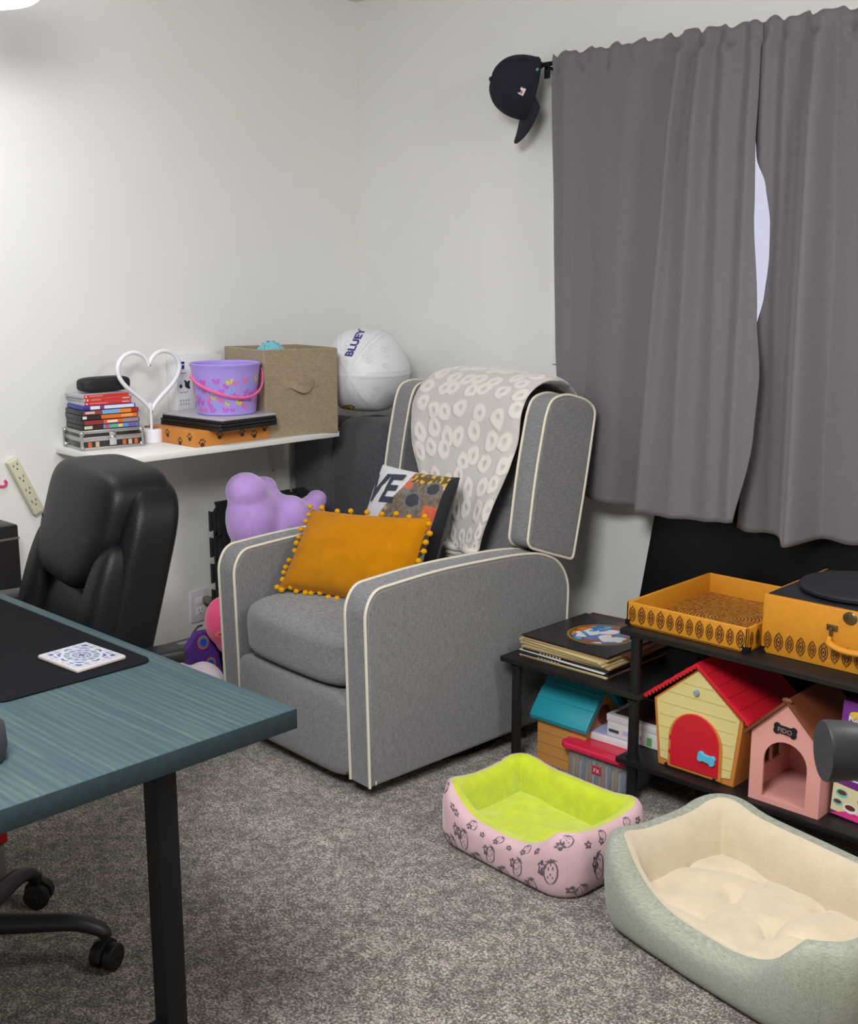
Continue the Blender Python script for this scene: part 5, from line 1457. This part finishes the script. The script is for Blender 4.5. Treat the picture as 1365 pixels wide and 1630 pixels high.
# ================================================================ pet beds
def pet_bed(label, loc_, rz, hx, hy, H, th, dip, out_m, in_m, cush_m, group, pr=None, corner=.10, flop=0.0, bev_r=.10, split=.49):
    """bolster ring with a lowered front (-y) side"""
    t = thing('pet_bed', label, 'pet bed', loc_, rz, group)
    rc = bev_r; Lx, Ly = hx-rc, hy-rc
    segs = [('l', (-Lx, -hy), (Lx, -hy)), ('a', (Lx, -Ly), -90), ('l', (hx, -Ly), (hx, Ly)), ('a', (Lx, Ly), 0), ('l', (Lx, hy), (-Lx, hy)), ('a', (-Lx, Ly), 90), ('l', (-hx, Ly), (-hx, -Ly)), ('a', (-Lx, -Ly), 180)]
    lens = [2*Lx, rc*PI/2, 2*Ly, rc*PI/2]*2; tot = sum(lens)
    def loop(s):
        d = (s % 1)*tot
        for sg, L in zip(segs, lens):
            if d <= L or sg is segs[-1]:
                k = min(1, d/L)
                if sg[0] == 'l':
                    a, c = Vector(sg[1]), Vector(sg[2]); p = a.lerp(c, k); q = (c-a).normalized(); return p, Vector((q.y, -q.x))
                an = R(sg[2]+90*k); n_ = Vector((math.cos(an), math.sin(an))); return Vector(sg[1])+n_*rc, n_
            d -= L
    cornS = [(lens[0]+rc*PI/4)/tot, (lens[0]+rc*PI/2+lens[2]+rc*PI/4)/tot, (lens[0]*2+rc*PI+lens[2]+rc*PI/4)/tot, (tot-rc*PI/4)/tot]
    def cd(s): return min(min(abs(s-c), 1-abs(s-c)) for c in cornS)*tot
    def height(s):
        p, n_ = loop(s); h = H
        if n_.y < -.6: h -= dip*H*max(0, 1-(abs(p.x)/(hx*.86))**3.0)
        h += .10*H*math.exp(-(cd(s)/.06)**2)
        return h
    def puff(s, ang): return 1+.05*noise.noise(Vector((s*22, math.sin(ang)*1.5, H*30)))
    def surf(s, a, off=0):
        # a: 0 = bottom outside, .5 = top, 1 = bottom inside
        p, n_ = loop(s); h = height(s); c = cd(s)
        w = th*(1-.18*math.exp(-(c/.018)**2))*puff(s, a*6)
        ang = -PI/2+a*2*PI*1.0
        # superellipse section
        ca, sa = math.cos(-PI/2+ (1-a)*2*PI), 0
        A = PI*1.5-a*2*PI    # starts at bottom, goes outside, top, inside
        A = -PI/2+a*2*PI
        cx = math.copysign(abs(math.cos(A))**.75, math.cos(A)); sz = math.copysign(abs(math.sin(A))**.75, math.sin(A))
        x = cx*(w+off); z_ = h/2+sz*(h/2+off)
        lean = flop*(z_/H)*(1.0)
        q = p+n_*(x+lean)
        return Vector((q.x, q.y, max(.001, z_)))
    ns, na = 160, 32
    b = MB(); b.grid(lambda u, v: surf(u, v*split, 0), ns, na//2, cu=True)
    ob_ = part('outer_cover', b, out_m, t, ang=75)
    b = MB(); b.grid(lambda u, v: surf(u, split+v*(1-split), 0), ns, na//2, cu=True)
    part('inner_lining', b, in_m, t, ang=75)
    # seams at the corners
    b = MB()
    for c in cornS: b.tube([surf(c, .03+(split-.05)*k/16, -.001) for k in range(17)], .0022, 5)
    part('corner_seams', b, out_m, t)
    return t, surf, cornS, tot, lens
def cushion_pad(t, hx, hy, z0, h, m, tuft=(), amp=.012, seed=1, name='cushion_pad'):
    """stuffed floor cushion as a height field with stitched creases and tufts"""
    cr = [(Vector((a, b_)), Vector((c, d))) for a, b_, c, d in CRE]
    def f(u, v):
        a, c = u*2-1, v*2-1
        x, y = a*hx, c*hy
        e = max(0, 1-abs(a)**7)*max(0, 1-abs(c)**7)
        z_ = z0+h*(.78+.22*e**.5)
        z_ += amp*noise.noise(Vector((x*6+seed, y*6, seed)))*1.5+amp*.35*noise.noise(Vector((x*22+seed, y*22, seed)))
        for (tx, ty) in tuft: z_ -= .013*math.exp(-(((x-tx)**2+(y-ty)**2)/.0005))
        for A, B in cr:
            Q = Vector((x, y)); k = max(0, min(1, (Q-A).dot(B-A)/(B-A).length_squared)); d = (Q-(A+(B-A)*k)).length
            z_ -= .007*math.exp(-(d/.006)**2)+.004*math.exp(-(d/.022)**2)
        return (x, y, max(z0+.004, z_))
    b = MB(); b.grid(f, 130, 90); b.grid(lambda u, v: ((u*2-1)*hx, (v*2-1)*hy, z0), 2, 2, flip=True)
    return part(name, b, m, t, ang=80)

# small one: pink with lime plush lining
PB = mat('pale_pink_minky', (210, 174, 180), .85, var=.03, vscale=20, sheen=.4, bump=.3, bscale=200)
LIME = mat('lime_plush', (196, 208, 34), .95, var=.10, vscale=26, sheen=.5, bump=.7, bscale=150)
CRE = []
pt, psurf, pcs, ptot, plens = pet_bed('small pet bed with lime green lining and pink strawberry print cover', (1.745, -1.015, 0), R(-4), .205, .140, .150, .034, .36, PB, LIME, LIME, 'pet beds on the carpet', bev_r=.045)
cushion_pad(pt, .190, .124, .006, .062, LIME, [], .010, 3)
SIL = mat('silver_grey_ink', (120, 112, 122), .3, metal=.45)
b = MB()
def ps(s, a): return psurf(s/ptot, a, .0012)
rnd = random.Random(21)
SC = .30   # metres of cover height per unit of a
def strawberry(s0, a0, sz, rot):
    def T2(x, y): return (s0+sz*(x*math.cos(rot)-y*math.sin(rot)), a0+sz*(x*math.sin(rot)+y*math.cos(rot))/SC)
    o_ = [(math.sin(2*PI*k/16)*.62*(1+.25*math.cos(2*PI*k/16)), math.cos(2*PI*k/16)*.8-.1) for k in range(16)]
    b.strip([T2(x, y) for x, y in o_], ps, sz*.13, closed=True)
    for (x, y) in ((-.2, .2), (.2, .2), (0, -.1), (-.25, -.3), (.2, -.35), (0, .42)): 
        q = T2(x, y); b.strip([q, (q[0], q[1]+sz*.14/SC)], ps, sz*.10)
    for k in (-2, -1, 0, 1, 2): b.strip([T2(0, .62), T2(k*.28, .98-abs(k)*.08)], ps, sz*.16)
def flower(s0, a0, sz, rot):
    o_ = [(sz*(.62+.30*math.cos(5*2*PI*k/30))*math.cos(2*PI*k/30+rot), sz*(.62+.30*math.cos(5*2*PI*k/30))*math.sin(2*PI*k/30+rot)/SC) for k in range(30)]
    b.strip([(s0+x, a0+y) for x, y in o_], ps, sz*.36, closed=True)
s_ = 0.012; i = 0
while s_ < ptot:
    inn = (s_ < plens[0]+plens[1]+plens[2]+.05 or s_ > ptot-.08)
    if inn:
        K = .72 if min(abs(s_-c*ptot) for c in pcs) < .05 else 1
        strawberry(s_, .15+.09*(i % 2), .021*K, rnd.uniform(-.5, .5)); flower(s_+.030, .26-.1*(i % 2), .0095, rnd.uniform(0, 1)); flower(s_+.012, .36, .009, rnd.uniform(0, 1))
        if i % 2: strawberry(s_+.022, .40, .017, rnd.uniform(-.6, .6))
    else:
        strawberry(s_, .40+.03*(i % 2), .016, rnd.uniform(-.6, .6))
    s_ += .046; i += 1
part('strawberry_print', b, SIL, pt, flat=True)

# large one: grey green ribbed cover, cream plush
RIB = weave_mat('grey_green_ribbed_cloth', (132, 137, 124), (176, 180, 164), 1100)
CREM = mat('cream_plush_lining', (204, 190, 164), .95, var=.07, vscale=14, sheen=.5, bump=.6, bscale=180)
CRE = [(-.25, .02, -.10, .13), (-.10, .13, -.08, -.10), (-.10, .02, .05, -.04), (.05, -.04, .06, -.14), (.05, -.04, .22, .04), (.06, .14, .05, -.04), (-.08, -.10, -.2, -.14)]
qt, qs, qc, qtot, ql = pet_bed('large pet bed with cream plush lining and grey-green ribbed cover', (2.375, -1.045, 0), R(-11), .275, .180, .198, .044, .50, RIB, CREM, CREM, 'pet beds on the carpet', bev_r=.065, flop=.014, split=.53)
cushion_pad(qt, .256, .162, .006, .088, CREM, [(-.10, .02), (.05, -.04), (.06, .12)], .008, 6)

# ================================================================ floor lamp: one black shade reaches into the picture at the right
ft = thing('floor_lamp', 'black floor lamp whose dark shade pokes in at the right edge', 'floor lamp', (3.30, -1.95, 0))
LB = mat('dark_grey_lamp_metal', (46, 45, 48), .45, metal=.2)
b = MB(); b.lathe([(.13, 0), (.13, .012), (.12, .02), (.02, .026)], 40); part('base', b, LB, ft)
b = MB(); b.cyl((0, 0, .02), (0, 0, 1.42), .011, n=16); part('pole', b, LB, ft)
hd_ = Vector((3.02, -2.245, 1.034))-Vector((3.30, -1.95, 0))
rv = Vector((.723, .691, 0))
hd0 = Vector((3.022, -2.259, 1.034))-Vector((3.30, -1.95, 0))
b = MB(); b.tube(smoothpath([hd0+rv*.06, hd0+rv*.12, hd0+rv*.20+Vector((0, 0, .03)), Vector((-.03, -.03, 1.12)), Vector((0, 0, 1.12))], 6), .007, 10); part('arm', b, LB, ft)
b = MB(); A = hd0+rv*0; sl = Vector((0, 0, -.003))
b.tube([A+rv*.004, A+rv*.0005, A, A+rv*.004, A+rv*.026, A+rv*.034, A+rv*.037, A+rv*.038], [.020, .0250, .0266, .0277, .0262, .023, .017, .008], 36)
b.cyl(A+rv*.036, A+rv*.075, .0165, n=18); part('lamp_shade', b, LB, ft)
# second head, lit, out of the picture: warm light on the large pet bed
h2 = Vector((-.02, .06, 1.30)); tgt = Vector((2.50, -.95, .12))-Vector((3.30, -1.95, 0)); dv = (tgt-h2).normalized()
b = MB(); b.tube(smoothpath([(0, 0, 1.40), (.0, .03, 1.40), h2-dv*.05], 5), .007, 10); part('arm', b, LB, ft)
b = MB(); b.tube([h2-dv*.05, h2-dv*.04, h2+dv*.01], [.012, .03, .045], 28, caps=False); part('lamp_shade', b, LB, ft)
b = MB(); b.ball(h2-dv*.01, .02); part('bulb', b, mat('warm_bulb', (255, 220, 170), .4, emit=(255, 206, 150), estr=8), ft)
l = bpy.data.lights.new('floor_lamp_light', 'SPOT'); l.energy = 5; l.color = (1, .76, .5); l.spot_size = R(34); l.spot_blend = .9; l.shadow_soft_size = .03
o = bpy.data.objects.new('floor_lamp_light', l); C.objects.link(o); o.location = Vector((3.30, -1.95, 0))+h2+dv*.02; o.rotation_euler = dv.to_track_quat('-Z', 'Y').to_euler()
